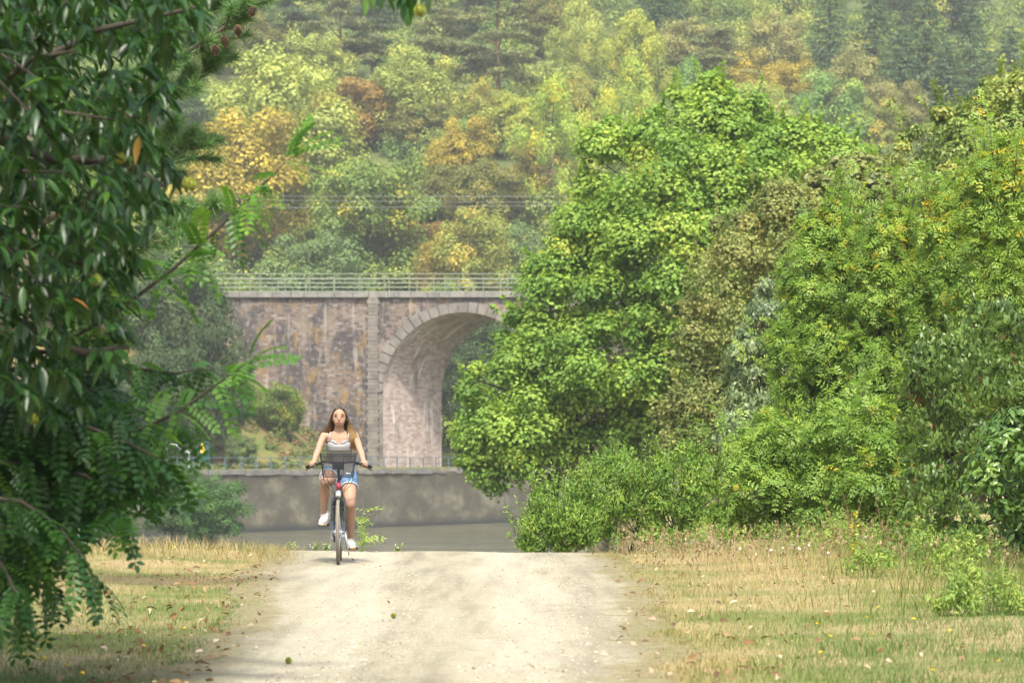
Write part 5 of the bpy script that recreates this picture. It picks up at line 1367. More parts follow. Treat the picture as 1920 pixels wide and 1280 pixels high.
# low leafy growth running out from the shrubs into the grass
r = np.random.default_rng(88); cent = []; rad = []
for k in range(210):
    Yk = r.uniform(26.5, 36.2); xx = r.uniform(1150, 1960); Xk = (xx - HX) * Yk / FPX
    lim = 35.6 - 6.5 * sstep(1250, 1900, xx)
    if Yk < lim - 2.2 * r.random() ** 1.5: continue
    rd = r.uniform(0.08, 0.2); cent.append((Xk, Yk, float(gz(Xk, Yk)) + rd * r.uniform(0.6, 1.6))); rad.append(rd)
V, F, ti = clump_leaves(np.array(cent), np.array(rad), 110, T_leaf(0.15, 0.03, 0.2, 2), 0.05, r, zs=1.5, hang=-0.6, shell=0.1)
tag(link('undergrowth', mesh_np('undergrowth', V, F, M['weed'], ti)), 'low leafy growth running out from the shrubs into the dry grass', 'undergrowth', kind='stuff')
# sapling behind the bicycle and the low flowers on the crest
M['sap'] = leaf_mat('young_ash_leaf', [(0, (0.11, 0.19, 0.03)), (0.5, (0.22, 0.32, 0.05)), (1, (0.38, 0.45, 0.08))], 0.35, 0.45, 0.4)
weed('ash_seedling', 'young ash seedling with light green feathery leaves beside the bicycle', 680, 35.2, 0.62, 30, 0.2, M['sap'], 12, 3, cat='seedling', spread=0.22, T=T_pinnate(4, 0.30, 0.10, 0.2))
r = np.random.default_rng(81); n = 60
M['yarrow'] = simple('white_umbel', (0.78, 0.78, 0.72), 0.8, 0.2, var=0.05)
for i, (px, lab) in enumerate(((548, 'white flowered low herb at the far edge of the road, leftmost'), (590, 'white flowered low herb at the far edge of the road, beside the rear wheel'), (612, 'small green herb with white flowers just behind the bicycle'), (745, 'small dry herb at the far edge of the road, right of the seedling'))):
    rt = weed('low_herb', lab, px, 34.9, 0.14, 60, 0.05, M['weed'], 90 + i, 5, cat='herb', spread=0.5, group='low herbs at the crest of the road')
    b = MB()
    for k in range(5): b.ball((r.normal(0, 0.05), r.normal(0, 0.04), r.uniform(0.05, 0.11)), 0.007, 0.007, 0.004, 6, 4)
    b.build('flower', M['yarrow'], rt)

# ------------------------------------------------------------------ the bicycle and its rider
M['blackmetal'] = simple('black_enamel', (0.018, 0.019, 0.022), 0.35, 0.5, var=0.1)
M['basketwire'] = simple('black_coated_wire', (0.02, 0.021, 0.024), 0.75, 0.15, var=0.1)
M['slate'] = simple('slate_enamel', (0.030, 0.037, 0.046), 0.35, 0.5, var=0.1)
M['chrome'] = simple('brushed_alloy', (0.62, 0.64, 0.67), 0.3, 0.5, 0.75, var=0.05)
M['silver'] = simple('silver_paint', (0.40, 0.41, 0.42), 0.35, 0.5, 0.2, var=0.05)
M['rubber'] = simple('dusty_tyre', (0.16, 0.145, 0.115), 0.9, 0.2, var=0.25, scale=25)
M['blackrubber'] = simple('black_rubber', (0.02, 0.02, 0.02), 0.75, 0.3, var=0.1)
M['redbadge'] = simple('raspberry_badge', (0.36, 0.035, 0.07), 0.4, 0.5, var=0.05)
M['amber'] = simple('amber_reflector', (0.80, 0.28, 0.02), 0.3, 0.5, var=0.05)
M['lens'] = simple('clear_lens', (0.75, 0.77, 0.76), 0.15, 0.6, var=0.03)
M['whiteprint'] = simple('white_print', (0.85, 0.85, 0.85), 0.5, 0.3, var=0.02)
Yb = CAMZ * FPX / (1060 - HY); Xb = (634 - HX) * Yb / FPX
ZB = float(gz(Xb, Yb)) + 0.020
BR_ = R(2.4)
bike = thing('bicycle', 'city bicycle with a black wire basket and silver headlight, ridden along the road', 'bicycle', (Xb, Yb, ZB), BR_)
WR = 0.35; WB = 1.12
def wheel(yc):
    w = link('wheel', None, bike); w.location = (0, yc, WR)
    b = MB(); b.ring((0, 0, 0), (1, 0, 0), WR - 0.019, 0.019, 64, 10); b.build('tyre', M['rubber'], w, True)
    b = MB(); b.ring((0, 0, 0), (1, 0, 0), WR - 0.043, 0.011, 64, 8); b.build('rim', M['chrome'], w, True)
    b = MB(); b.tube([(-0.045, 0, 0), (0.045, 0, 0)], 0.018, 12); b.tube([(-0.075, 0, 0), (0.075, 0, 0)], 0.007, 8); b.ring((-0.03, 0, 0), (1, 0, 0), 0.022, 0.005, 20, 6); b.ring((0.03, 0, 0), (1, 0, 0), 0.022, 0.005, 20, 6); b.build('hub', M['chrome'], w, True)
    b = MB()
    for k in range(32):
        a = 2*PI*k/32; s = 1 if k % 2 else -1; a2 = a + (0.5 if (k//2) % 2 else -0.5)
        b.tube([(0.03*s, 0.024*math.cos(a2), 0.024*math.sin(a2)), (0.002*s, (WR-0.05)*math.cos(a), (WR-0.05)*math.sin(a))], 0.0016, 4)
    b.build('spokes', M['chrome'], w)
wheel(0.0); wheel(WB)
HT0 = Vector((0, 0.165, 0.73)); HT1 = Vector((0, 0.215, 0.90)); BB = Vector((0, 0.60, 0.29)); SEAT = Vector((0, 0.815, 0.86)); RA = Vector((0, WB, WR))
b = MB()
b.tube([HT0, HT1], 0.021, 12)
b.tube([HT0 + Vector((0, 0.01, 0.02)), Vector((0, 0.36, 0.44)), BB], 0.024, 10)             # low step-through tube
b.tube([HT1 - Vector((0, 0, 0.03)), Vector((0, 0.42, 0.58)), Vector((0, 0.66, 0.44))], 0.017, 10)
b.tube([BB, SEAT], 0.018, 10)
for s in (-1, 1):
    b.tube([BB + Vector((0.02*s, 0.02, 0)), Vector((0.055*s, 0.85, 0.31)), RA + Vector((0.065*s, 0, 0))], 0.011, 8)
    b.tube([Vector((0.02*s, 0.79, 0.76)), Vector((0.055*s, 0.92, 0.62)), RA + Vector((0.065*s, 0, 0))], 0.009, 8)
b.build('frame', M['blackmetal'], bike, True)
b = MB(); b.tube([HT0 - Vector((0, 0.004, 0.03)), HT0 - Vector((0, 0.0, -0.005))], 0.03, 12)
for s in (-1, 1):
    b.tube([(0.0, 0.16, 0.715), (0.055*s, 0.15, 0.705), (0.064*s, 0.12, 0.60), (0.064*s, 0.06, 0.44)], [0.017, 0.019, 0.019, 0.019], 10)
    b.tube([(0.064*s, 0.065, 0.46), (0.062*s, 0.015, 0.355), (0.060*s, 0.0, 0.345)], [0.019, 0.016, 0.013], 10)
b.build('fork', M['slate'], bike, True)
b = MB()                                                          # rim brake arms
for s in (-1, 1):
    b.tube([(0.055*s, 0.10, 0.565), (0.060*s, 0.085, 0.63), (0.052*s, 0.08, 0.69), (0.02*s, 0.085, 0.705)], 0.008, 6); b.ball((0.052*s, 0.07, 0.615), 0.014, 0.018, 0.012, 8, 6)
b.build('brake', M['blackmetal'], bike, True)
b = MB()                                                          # mudguards
def guard(yc, a0, a1, mat, r_=WR + 0.03):
    n = 26; o = []
    for i in range(n + 1):
        a = a0 + (a1 - a0) * i / n
        for k in range(5):
            x = (k - 2) * 0.013; rr = r_ - 0.012 * (abs(k - 2) / 2) ** 2
            o.append((x, yc + rr*math.cos(a), WR + rr*math.sin(a)))
    f = [(i*5+k, i*5+k+1, i*5+k+6, i*5+k+5) for i in range(n) for k in range(4)]
    g = MB(); g.add(o, f); return g
gm = guard(0, R(12), R(84), None); gm.build('mudguard', M['blackmetal'], bike, True)
gm = guard(WB, R(5), R(178), None); gm.build('mudguard', M['blackmetal'], bike, True)
b = MB()                                                          # mudguard stays
for s in (-1, 1):
    b.tube([(0.055*s, 0.0, 0.345), (0.035*s, 0.25, 0.30), (0.02*s, 0.37, 0.33)], 0.003, 5)
    b.tube([(0.066*s, WB, 0.35), (0.05*s, WB + 0.25, 0.5), (0.025*s, WB + 0.33, 0.55)], 0.003, 5)
b.build('stay', M['chrome'], bike)
b = MB(); b.tube([(0.075, 0.02, 0.34), (0.095, 0.05, 0.24), (0.115, 0.09, 0.10)], [0.008, 0.010, 0.007], 8); b.build('kickstand', M['silver'], bike, True)
# bars
b = MB(); b.tube([HT1, Vector((0, 0.235, 1.03)), Vector((0, 0.225, 1.075))], [0.014, 0.014, 0.016], 10)
b.build('stem', M['blackmetal'], bike, True)
b = MB(); BARP = [(-0.345, 0.395, 1.045), (-0.26, 0.335, 1.075), (-0.17, 0.265, 1.10), (-0.08, 0.23, 1.095), (0, 0.225, 1.08)]
b.tube(BARP + [(-x, y, z) for x, y, z in reversed(BARP[:-1])], 0.0115, 10); b.build('handlebar', M['blackmetal'], bike, True)
def on_bar(x):
    s = 1 if x > 0 else -1; xs_ = [p[0] for p in BARP]; return Vector((x, np.interp(-abs(x), xs_, [p[1] for p in BARP]), np.interp(-abs(x), xs_, [p[2] for p in BARP])))
for s in (-1, 1):
    b = MB(); b.tube([on_bar(s*0.225), on_bar(s*0.29), on_bar(s*0.343)], [0.017, 0.0165, 0.018], 12); b.ball(on_bar(s*0.345), 0.019, 0.019, 0.019, 10, 6); b.build('grip', M['blackrubber'], bike, True)
    b = MB(); p = on_bar(s*0.20); b.tube([p + Vector((-0.02*s, -0.005, 0)), p + Vector((0.015*s, -0.015, -0.01))], 0.020, 8)
    b.tube([p + Vector((0, -0.03, 0.0)), p + Vector((0.04*s, -0.065, -0.008)), on_bar(s*0.29) + Vector((0, -0.08, -0.018)), on_bar(s*0.345) + Vector((0.01*s, -0.085, -0.035))], [0.010, 0.008, 0.0065, 0.007], 8)
    b.build('brake_lever', M['blackmetal'], bike, True)
# cables
b = MB()
for s, e in ((-1, 0.02), (-1, -0.03), (1, 0.03), (1, -0.01)):
    p = on_bar(s*0.185) + Vector((0, -0.03, 0))
    b.tube([p, p + Vector((-0.02*s, -0.11, -0.02)), Vector((0.155*s + e*0.6, 0.03, 0.98)), Vector((0.11*s + e, 0.06, 0.86)), Vector((0.035*s + e*0.3, 0.10, 0.76)), Vector((0.03*s, 0.13, 0.69))], 0.003, 5)
b.build('cable', M['blackrubber'], bike, True)
# head badge, lamp
b = MB(); b.tube([HT0 + Vector((0, -0.003, 0.075)), HT0 + Vector((0, 0.013, 0.145))], 0.0245, 14); bd = b.build('head_badge', M['redbadge'], bike, True)
b = MB(); b.ball((0.004, 0.155, 0.848), 0.013, 0.004, 0.006, 8, 5); b.ball((-0.006, 0.154, 0.838), 0.007, 0.004, 0.006, 8, 5); b.build('emblem', M['whiteprint'], bd)
b = MB(); b.loft([((0, 0.115, 0.69), 0.020, 0.018, (0, 0, 1)), ((0, 0.105, 0.715), 0.030, 0.030, (0, 0, 1)), ((0, 0.10, 0.755), 0.034, 0.034, (0, 0, 1)), ((0, 0.10, 0.785), 0.030, 0.030, (0, 0, 1)), ((0, 0.105, 0.797), 0.014, 0.014, (0, 0, 1))], 18)
hl = b.build('headlight', M['silver'], bike, True)
b = MB(); b.ball((0, 0.076, 0.752), 0.025, 0.012, 0.024, 14, 8); b.build('lens', M['lens'], hl, True)
# crank set
CA = math.atan2(0.15, -0.075); ped = []
b = MB(); b.tube([BB + Vector((-0.06, 0, 0)), BB + Vector((0.06, 0, 0))], 0.022, 12); b.ring(BB + Vector((-0.05, 0, 0)), (1, 0, 0), 0.075, 0.006, 36, 6)
PEDL = Vector((-0.165, 0.53, 0.415)); PEDR = Vector((0.150, 0.685, 0.148))
b.tube([BB + Vector((-0.065, 0, 0)), Vector((-0.085, PEDL.y, PEDL.z))], [0.014, 0.011], 8); b.tube([BB + Vector((0.065, 0, 0)), Vector((0.085, PEDR.y, PEDR.z))], [0.014, 0.011], 8)
b.build('crank', M['silver'], bike, True)
for c in (PEDL, PEDR):
    s = 1 if c.x > 0 else -1; pd = MB(); pd.box(c.x - 0.05, c.x + 0.05, c.y - 0.035, c.y - 0.022, c.z - 0.014, c.z + 0.012); pd.box(c.x - 0.05, c.x + 0.05, c.y + 0.022, c.y + 0.035, c.z - 0.014, c.z + 0.012)
    pd.box(c.x - 0.052, c.x - 0.038, c.y - 0.0215, c.y + 0.0215, c.z - 0.012, c.z + 0.010); pd.box(c.x + 0.038, c.x + 0.052, c.y - 0.0215, c.y + 0.0215, c.z - 0.012, c.z + 0.010)
    pd.tube([(c.x - 0.065*s, c.y, c.z), (c.x + 0.05*s, c.y, c.z)], 0.008, 8)
    po = pd.build('pedal', M['blackrubber'], bike); pr = MB(); pr.box(c.x - 0.032, c.x + 0.032, c.y - 0.0385, c.y - 0.0352, c.z - 0.009, c.z + 0.008); pr.build('reflector', M['amber'], po)
b = MB()                                                          # black chain case on the drive side, seen left of the wheel
b.loft([((-0.052, 0.50, 0.30), 0.012, 0.07, (0, 1, 0)), ((-0.052, 0.60, 0.30), 0.014, 0.09, (0, 1, 0)), ((-0.056, 0.85, 0.33), 0.012, 0.065, (0, 1, 0)), ((-0.062, 1.15, 0.36), 0.010, 0.05, (0, 1, 0))], 14)
b.build('chain_case', M['blackmetal'], bike, True)
b = MB(); b.loft([((-0.005, 0.71, 0.50), 0.035, 0.04, (0, 0.25, 1)), ((-0.005, 0.77, 0.74), 0.035, 0.04, (0, 0.25, 1))], 12); b.build('battery', M['blackmetal'], bike, True)
b = MB(); b.tube([(-0.09, 1.10, 0.22), (-0.09, 1.13, 0.30), (-0.088, WB, 0.35)], 0.014, 8); b.ring((-0.09, 1.09, 0.25), (1, 0, 0), 0.02, 0.006, 14, 6); b.build('derailleur', M['chrome'], bike, True)
b = MB(); b.loft([((0, 0.70, 0.93), 0.02, 0.018, (0, 1, 0.1)), ((0, 0.78, 0.935), 0.045, 0.024, (0, 1, 0.1)), ((0, 0.88, 0.945), 0.095, 0.035, (0, 1, 0.1)), ((0, 0.95, 0.95), 0.09, 0.03, (0, 1, 0.1))], 18)
b.tube([SEAT, (0, 0.83, 0.93)], 0.013, 8); b.build('saddle', M['blackrubber'], bike, True)
b = MB()
for s in (-1, 1): b.tube([(0.06*s, 0.86, 0.74), (0.06*s, 1.25, 0.74), (0.064*s, WB, 0.37)], 0.006, 6)
for y in (0.9, 1.02, 1.14, 1.24): b.tube([(-0.06, y, 0.74), (0.06, y, 0.74)], 0.005, 6)
b.build('rack', M['blackmetal'], bike)
# basket
bk = link('basket', None, bike)
zt, zb_ = 1.185, 0.935; yf, yr_ = -0.115, 0.155
def bp(u, v, w):            # u across -1..1, v front 0..1 back, w bottom 0..1 top
    hw = 0.155 + 0.037*w; f = -0.075 - 0.045*w; bk_ = 0.15 + 0.01*w
    return Vector((u*hw, f + (bk_ - f)*v, zb_ + (zt - zb_)*w))
b = MB(); rim = [bp(-1, 0, 1), bp(1, 0, 1), bp(1, 1, 1), bp(-1, 1, 1), bp(-1, 0, 1)]
for a_, c_ in zip(rim[:-1], rim[1:]): b.tube([a_, c_], 0.0045, 6)
for wz in (0.0, 0.9):
    rr_ = [bp(-1, 0, wz), bp(1, 0, wz), bp(1, 1, wz), bp(-1, 1, wz), bp(-1, 0, wz)]
    for a_, c_ in zip(rr_[:-1], rr_[1:]): b.tube([a_, c_], 0.0032, 6)
for u_, v_ in ((-1, 0), (1, 0), (1, 1), (-1, 1)): b.tube([bp(u_, v_, 0), bp(u_, v_, 1)], 0.0038, 6)
for u_ in (-0.33, 0.33): b.tube([bp(u_, 0, 0), bp(u_, 0, 1)], 0.003, 6)
b.build('basket_frame', M['basketwire'], bk)
b = MB()
n1, n2, n3 = 34, 24, 22; wr = 0.0011
for k in range(1, n1):
    u_ = -1 + 2*k/n1
    b.tube([bp(u_, 0, 0), bp(u_, 0, 1)], wr, 4, False); b.tube([bp(u_, 1, 0), bp(u_, 1, 1)], wr, 4, False); b.tube([bp(u_, 0, 0), bp(u_, 1, 0)], wr, 4, False)
for k in range(1, n3):
    v_ = k/n3
    for u_ in (-1, 1): b.tube([bp(u_, v_, 0), bp(u_, v_, 1)], wr, 4, False)
    b.tube([bp(-1, v_, 0), bp(1, v_, 0)], wr, 4, False)
for k in range(1, n2):
    w_ = k/n2
    b.tube([bp(-1, 0, w_), bp(1, 0, w_)], wr, 4, False); b.tube([bp(-1, 1, w_), bp(1, 1, w_)], wr, 4, False)
    for u_ in (-1, 1): b.tube([bp(u_, 0, w_), bp(u_, 1, w_)], wr, 4, False)
b.build('wire_mesh', M['basketwire'], bk)
b = MB(); b.box(-0.058, 0.062, 0.135, 0.150, 1.02, 1.10); b.build('mounting_plate', M['basketwire'], bk)
b = MB(); b.box(0.085, 0.142, -0.092, -0.088, 0.972, 0.992); bl = b.build('name_tag', M['blackrubber'], bk)
b = MB()
for k, (x0, x1, z0, z1) in enumerate(((0.088, 0.093, 0.976, 0.986), (0.093, 0.1, 0.984, 0.987), (0.101, 0.106, 0.975, 0.984), (0.107, 0.116, 0.976, 0.980), (0.118, 0.122, 0.975, 0.984), (0.124, 0.137, 0.977, 0.981))): b.box(x0, x1, -0.0945, -0.0921, z0, z1)
b.build('lettering', M['whiteprint'], bl)

# ---- the rider
m, t, o = nt('skin')
v = coords(t)
c = mixc(t, (0.295, 0.178, 0.12), (0.345, 0.212, 0.145), noisen(t, v, 14, 3))
p = princ(t, o, c, 0.6, 0.25); p.inputs['Subsurface Weight'].default_value = 0.12; p.inputs['Subsurface Radius'].default_value = (0.02, 0.008, 0.004)
M['skin'] = m
M['lip'] = simple('lip', (0.26, 0.085, 0.085), 0.45, 0.4, var=0.05)
M['eye'] = simple('eye', (0.03, 0.02, 0.016), 0.9, 0.0, var=0.1)
M['brass'] = simple('gold_chain', (0.5, 0.33, 0.12), 0.35, 0.5, 0.6, var=0.05)
M['brow_brown'] = simple('eye_brow_brown', (0.13, 0.07, 0.05), 1.0, 0.0, var=0.1)  # flat dark brown for the eyebrows and the ovals round the eyes
M['top'] = simple('grey_white_jersey', (0.245, 0.245, 0.245), 0.85, 0.2, var=0.12, scale=40)
M['lace'] = simple('white_lace', (0.27, 0.27, 0.28), 0.85, 0.2, var=0.06, scale=90)
m, t, o = nt('denim'); v = coords(t)
c = ramp(t, noisen(t, v, 22, 5, 0.7), [(0.3, (0.045, 0.085, 0.16)), (0.55, (0.095, 0.16, 0.26)), (0.75, (0.19, 0.27, 0.36))]); princ(t, o, c, 0.9, 0.15); M['denim'] = m
M['hem'] = simple('pale_denim_fringe', (0.50, 0.58, 0.66), 0.9, 0.1, var=0.2, scale=60)
M['canvas'] = simple('white_canvas', (0.50, 0.50, 0.49), 0.8, 0.2, var=0.06, scale=40)
M['sole'] = simple('cream_rubber_sole', (0.62, 0.58, 0.47), 0.8, 0.2, var=0.1)
M['lacecord'] = simple('shoe_lace', (0.5, 0.5, 0.52), 0.8, 0.2, var=0.1)
m, t, o = nt('hair')
sp = t.nodes.new('ShaderNodeSeparateXYZ'); t.links.new(coords(t), sp.inputs[0])
mr = t.nodes.new('ShaderNodeMapRange'); mr.inputs[1].default_value = 1.68; mr.inputs[2].default_value = 1.36; t.links.new(sp.outputs[2], mr.inputs[0])
a = N(t, 'ShaderNodeAttribute', attribute_name='tint')
c = ramp(t, mr.outputs[0], [(0.0, (0.048, 0.034, 0.022)), (0.35, (0.07, 0.048, 0.028)), (0.7, (0.15, 0.092, 0.036)), (1.0, (0.26, 0.16, 0.058))])
c = mixc(t, c, ramp(t, a.outputs['Fac'], [(0, 0.55), (1, 1.45)]), 1.0, 'MULTIPLY'); princ(t, o, c, 0.38, 0.5); M['hair'] = m

girl = thing('person', 'young woman riding towards us in a pale camisole and denim shorts, hands on the handlebar', 'person', (Xb, Yb, ZB), BR_)
b = MB()
LEAN = lambda z: 0.86 - (z - 0.95) * 0.40
torso = [(0.885, 0.865, 0.13, 0.10), (0.93, 0.865, 0.172, 0.125), (0.98, 0.86, 0.182, 0.125), (1.05, 0.83, 0.155, 0.105), (1.12, 0.80, 0.118, 0.086), (1.20, 0.765, 0.122, 0.090), (1.28, 0.735, 0.137, 0.098), (1.34, 0.712, 0.146, 0.095), (1.385, 0.70, 0.140, 0.076), (1.415, 0.695, 0.10, 0.062), (1.44, 0.69, 0.06, 0.055), (1.475, 0.68, 0.050, 0.052), (1.52, 0.668, 0.050, 0.056)]
b.loft([((0, y, z), a, d, (0, -0.35, 1)) for z, y, a, d in torso], 28)
for s in (-1, 1): b.ball((0.063*s, 0.668, 1.283), 0.060, 0.053, 0.062, 16, 10)
# head: cranium, jaw, chin, cheeks, nose, brow, ears
HC = Vector((0.0, 0.655, 1.605))
b.ball(HC, 0.077, 0.092, 0.098, 22, 14)
b.loft([((0, 0.615, 1.487), 0.026, 0.022, (0, -0.1, 1)), ((0, 0.617, 1.505), 0.046, 0.036, (0, -0.1, 1)), ((0, 0.622, 1.535), 0.062, 0.05, (0, -0.1, 1)), ((0, 0.632, 1.575), 0.071, 0.062, (0, -0.1, 1)), ((0, 0.64, 1.61), 0.074, 0.066, (0, 0, 1))], 20)
for s in (-1, 1):
    b.ball((0.036*s, 0.602, 1.558), 0.026, 0.020, 0.022, 10, 7); b.ball((0.077*s, 0.665, 1.572), 0.010, 0.018, 0.03, 10, 7)
b.loft([((0, 0.571, 1.605), 0.008, 0.008, (0, -0.3, -1)), ((0, 0.563, 1.582), 0.009, 0.010, (0, -0.3, -1)), ((0, 0.556, 1.560), 0.014, 0.011, (0, 0, -1)), ((0, 0.565, 1.551), 0.010, 0.007, (0, 0, -1))], 12)
def chain(pts, rs): b.tube(pts, rs, 14)
for s in (-1, 1):
    b.ball((0.168*s, 0.70, 1.375), 0.046, 0.046, 0.048, 14, 9)
    chain([(0.12*s, 0.70, 1.375), (0.172*s, 0.70, 1.375), (0.205*s, 0.655, 1.30), (0.228*s, 0.61, 1.225)], [0.043, 0.044, 0.039, 0.034])
    chain([(0.228*s, 0.61, 1.225), (0.245*s, 0.55, 1.185), (0.262*s, 0.45, 1.125), (0.270*s, 0.395, 1.105)], [0.034, 0.034, 0.027, 0.022])
    # palm on top of the grip, five fingers round it
    g = on_bar(s*0.272); gd = (on_bar(s*0.33) - on_bar(s*0.22)).normalized(); gf = Vector((0, 0, 1)).cross(gd); gf = gf if gf.y < 0 else -gf
    b.loft([(g + Vector((0, 0.062, 0.026)), 0.024, 0.017, (0, -1, 0.05)), (g + Vector((0.001*s, 0.035, 0.031)), 0.034, 0.016, (0, -1, 0.0)), (g + Vector((0.002*s, 0.006, 0.029)), 0.039, 0.014, (0, -1, -0.2)), (g + Vector((0.002*s, -0.012, 0.022)), 0.037, 0.011, (0, -1, -0.5))], 16)
    for k, (dx, ln) in enumerate(((-0.028, 0.95), (-0.009, 1.05), (0.010, 1.0), (0.028, 0.82))):
        cpt = g + gd * dx
        f_ = [cpt + gf*0.008 + Vector((0, 0, 0.026)), cpt + gf*0.028 + Vector((0, 0, 0.014)), cpt + gf*0.031*ln + Vector((0, 0, -0.008)), cpt + gf*0.018 + Vector((0, 0, -0.026*ln)), cpt + gf*(-0.002) + Vector((0, 0, -0.028*ln))]
        b.tube(f_, [0.0092, 0.0092, 0.0086, 0.0082, 0.0072], 10)
    tb = g - gd * 0.034
    b.tube([g + Vector((-0.022*s, 0.034, 0.026)), tb + gf*(-0.016) + Vector((0, 0, 0.014)), tb + gf*0.004 + Vector((0, 0, -0.022)), tb + gf*0.022 + Vector((0.004*s, 0, -0.020))], [0.012, 0.011, 0.010, 0.008], 10)
# legs
HIPL, HIPR = Vector((-0.095, 0.86, 0.955)), Vector((0.095, 0.86, 0.955))
KL, KR = Vector((-0.150, 0.435, 0.885)), Vector((0.122, 0.52, 0.635))
AL, AR = Vector((-0.172, 0.600, 0.515)), Vector((0.125, 0.775, 0.245))
def leg(h, k, a):
    chain([h, h.lerp(k, 0.3), h.lerp(k, 0.65), h.lerp(k, 0.9), k, k.lerp(a, 0.06)], [0.095, 0.092, 0.074, 0.060, 0.056, 0.053])
    b.ball(k + Vector((0, -0.008, 0)), 0.053, 0.053, 0.055, 12, 8)
    bk_ = Vector((0, 0.018, 0.0))
    chain([k, k.lerp(a, 0.14) + bk_*0.6, k.lerp(a, 0.34) + bk_, k.lerp(a, 0.62) + bk_*0.5, k.lerp(a, 0.86), a, a + (a-k).normalized()*0.05], [0.053, 0.052, 0.054, 0.043, 0.033, 0.033, 0.035])
leg(HIPL, KL, AL); leg(HIPR, KR, AR)
FL = PEDL + Vector((-0.004, 0, 0.035)); FR = PEDR + Vector((-0.018, 0, 0.035))
b.tube([AL, AL.lerp(FL, 0.4)], [0.034, 0.032], 12); b.tube([AR, AR.lerp(FR, 0.4)], [0.034, 0.032], 12)
body = solid(b, 'body', M['skin'], girl, 0.0052, 5)
# face details
for s in (-1, 1):
    e = MB(); e.ball((0.032*s, 0.577, 1.601), 0.0165, 0.007, 0.008, 12, 7); e.build('eye_surround', M['brow_brown'], girl, True)
    e = MB(); e.ball((0.032*s, 0.5715, 1.600), 0.0095, 0.005, 0.0055, 12, 7); e.build('eye', M['eye'], girl, True)
    e = MB(); e.tube([(0.014*s, 0.567, 1.6165), (0.033*s, 0.570, 1.620), (0.050*s, 0.583, 1.615)], [0.003, 0.0038, 0.002], 6); e.build('eyebrow', M['brow_brown'], girl, True)
e = MB(); e.tube([(-0.027, 0.581, 1.524), (-0.010, 0.573, 1.5285), (0, 0.572, 1.5265), (0.010, 0.573, 1.5285), (0.027, 0.581, 1.524)], [0.002, 0.0048, 0.0045, 0.0048, 0.002], 8); e.tube([(-0.02, 0.581, 1.519), (0, 0.571, 1.515), (0.02, 0.581, 1.519)], [0.002, 0.005, 0.002], 8); e.build('lips', M['lip'], girl, True)
# camisole
b = MB(); b.loft([((0, y, z), a * 1.075 + 0.004, d * 1.09 + 0.004, (0, -0.35, 1)) for z, y, a, d in ((1.00, 0.855, 0.185, 0.125), (1.05, 0.83, 0.158, 0.107), (1.12, 0.80, 0.122, 0.089), (1.20, 0.765, 0.125, 0.092), (1.265, 0.742, 0.134, 0.098), (1.305, 0.725, 0.138, 0.088))], 28)
for s in (-1, 1): b.ball((0.063*s, 0.665, 1.280), 0.066, 0.057, 0.066, 18, 11)
b.loft([((0, 0.665, 1.22), 0.12, 0.05, (0, 0, 1)), ((0, 0.648, 1.27), 0.12, 0.05, (0, 0, 1)), ((0, 0.655, 1.302), 0.09, 0.035, (0, 0, 1))], 20)
cam_ = solid(b, 'camisole', M['top'], girl, 0.006, 5); cam_['label'] = 'grey white camisole with lace edge'
b = MB()
edge = [(-0.122, 0.668, 1.335), (-0.098, 0.628, 1.332), (-0.066, 0.611, 1.322), (-0.033, 0.610, 1.303), (0, 0.618, 1.290), (0.033, 0.610, 1.303), (0.066, 0.611, 1.322), (0.098, 0.628, 1.332), (0.122, 0.668, 1.335)]
pts = []
for a_, c_ in zip(edge[:-1], edge[1:]):
    for k in range(4): pts.append(Vector(a_).lerp(Vector(c_), k/4) + Vector((0, -0.003, 0.004 * math.sin((len(pts)) * 1.6))))
pts.append(Vector(edge[-1])); b.tube(pts, 0.0045, 6); b.build('lace_edge', M['lace'], girl, True)
for s in (-1, 1):
    b = MB(); b.tube([(0.100*s, 0.632, 1.332), (0.101*s, 0.634, 1.375), (0.100*s, 0.655, 1.408), (0.098*s, 0.695, 1.424), (0.098*s, 0.74, 1.405), (0.10*s, 0.775, 1.35)], 0.0065, 8); b.build('strap', M['lace'], girl, True)
# shorts
b = MB(); b.loft([((0, y, z), a * 1.05 + 0.006, d * 1.06 + 0.006, (0, -0.35, 1)) for z, y, a, d in ((0.875, 0.865, 0.13, 0.10), (0.93, 0.865, 0.175, 0.128), (0.98, 0.86, 0.186, 0.128), (1.05, 0.83, 0.158, 0.107), (1.075, 0.82, 0.148, 0.1))], 26)
for h, k in ((HIPL, KL), (HIPR, KR)):
    f = 0.40 if h.x < 0 else 0.46
    b.tube([h, h.lerp(k, 0.15), h.lerp(k, f)], [0.100, 0.108, 0.100], 16)
sh = solid(b, 'shorts', M['denim'], girl, 0.0065, 4)
for h, k in ((HIPL, KL), (HIPR, KR)):
    f = 0.40 if h.x < 0 else 0.46
    e = MB(); e.ring(h.lerp(k, f - 0.005), (k - h), 0.097, 0.0055, 40, 6); e.build('hem', M['hem'], girl, True)
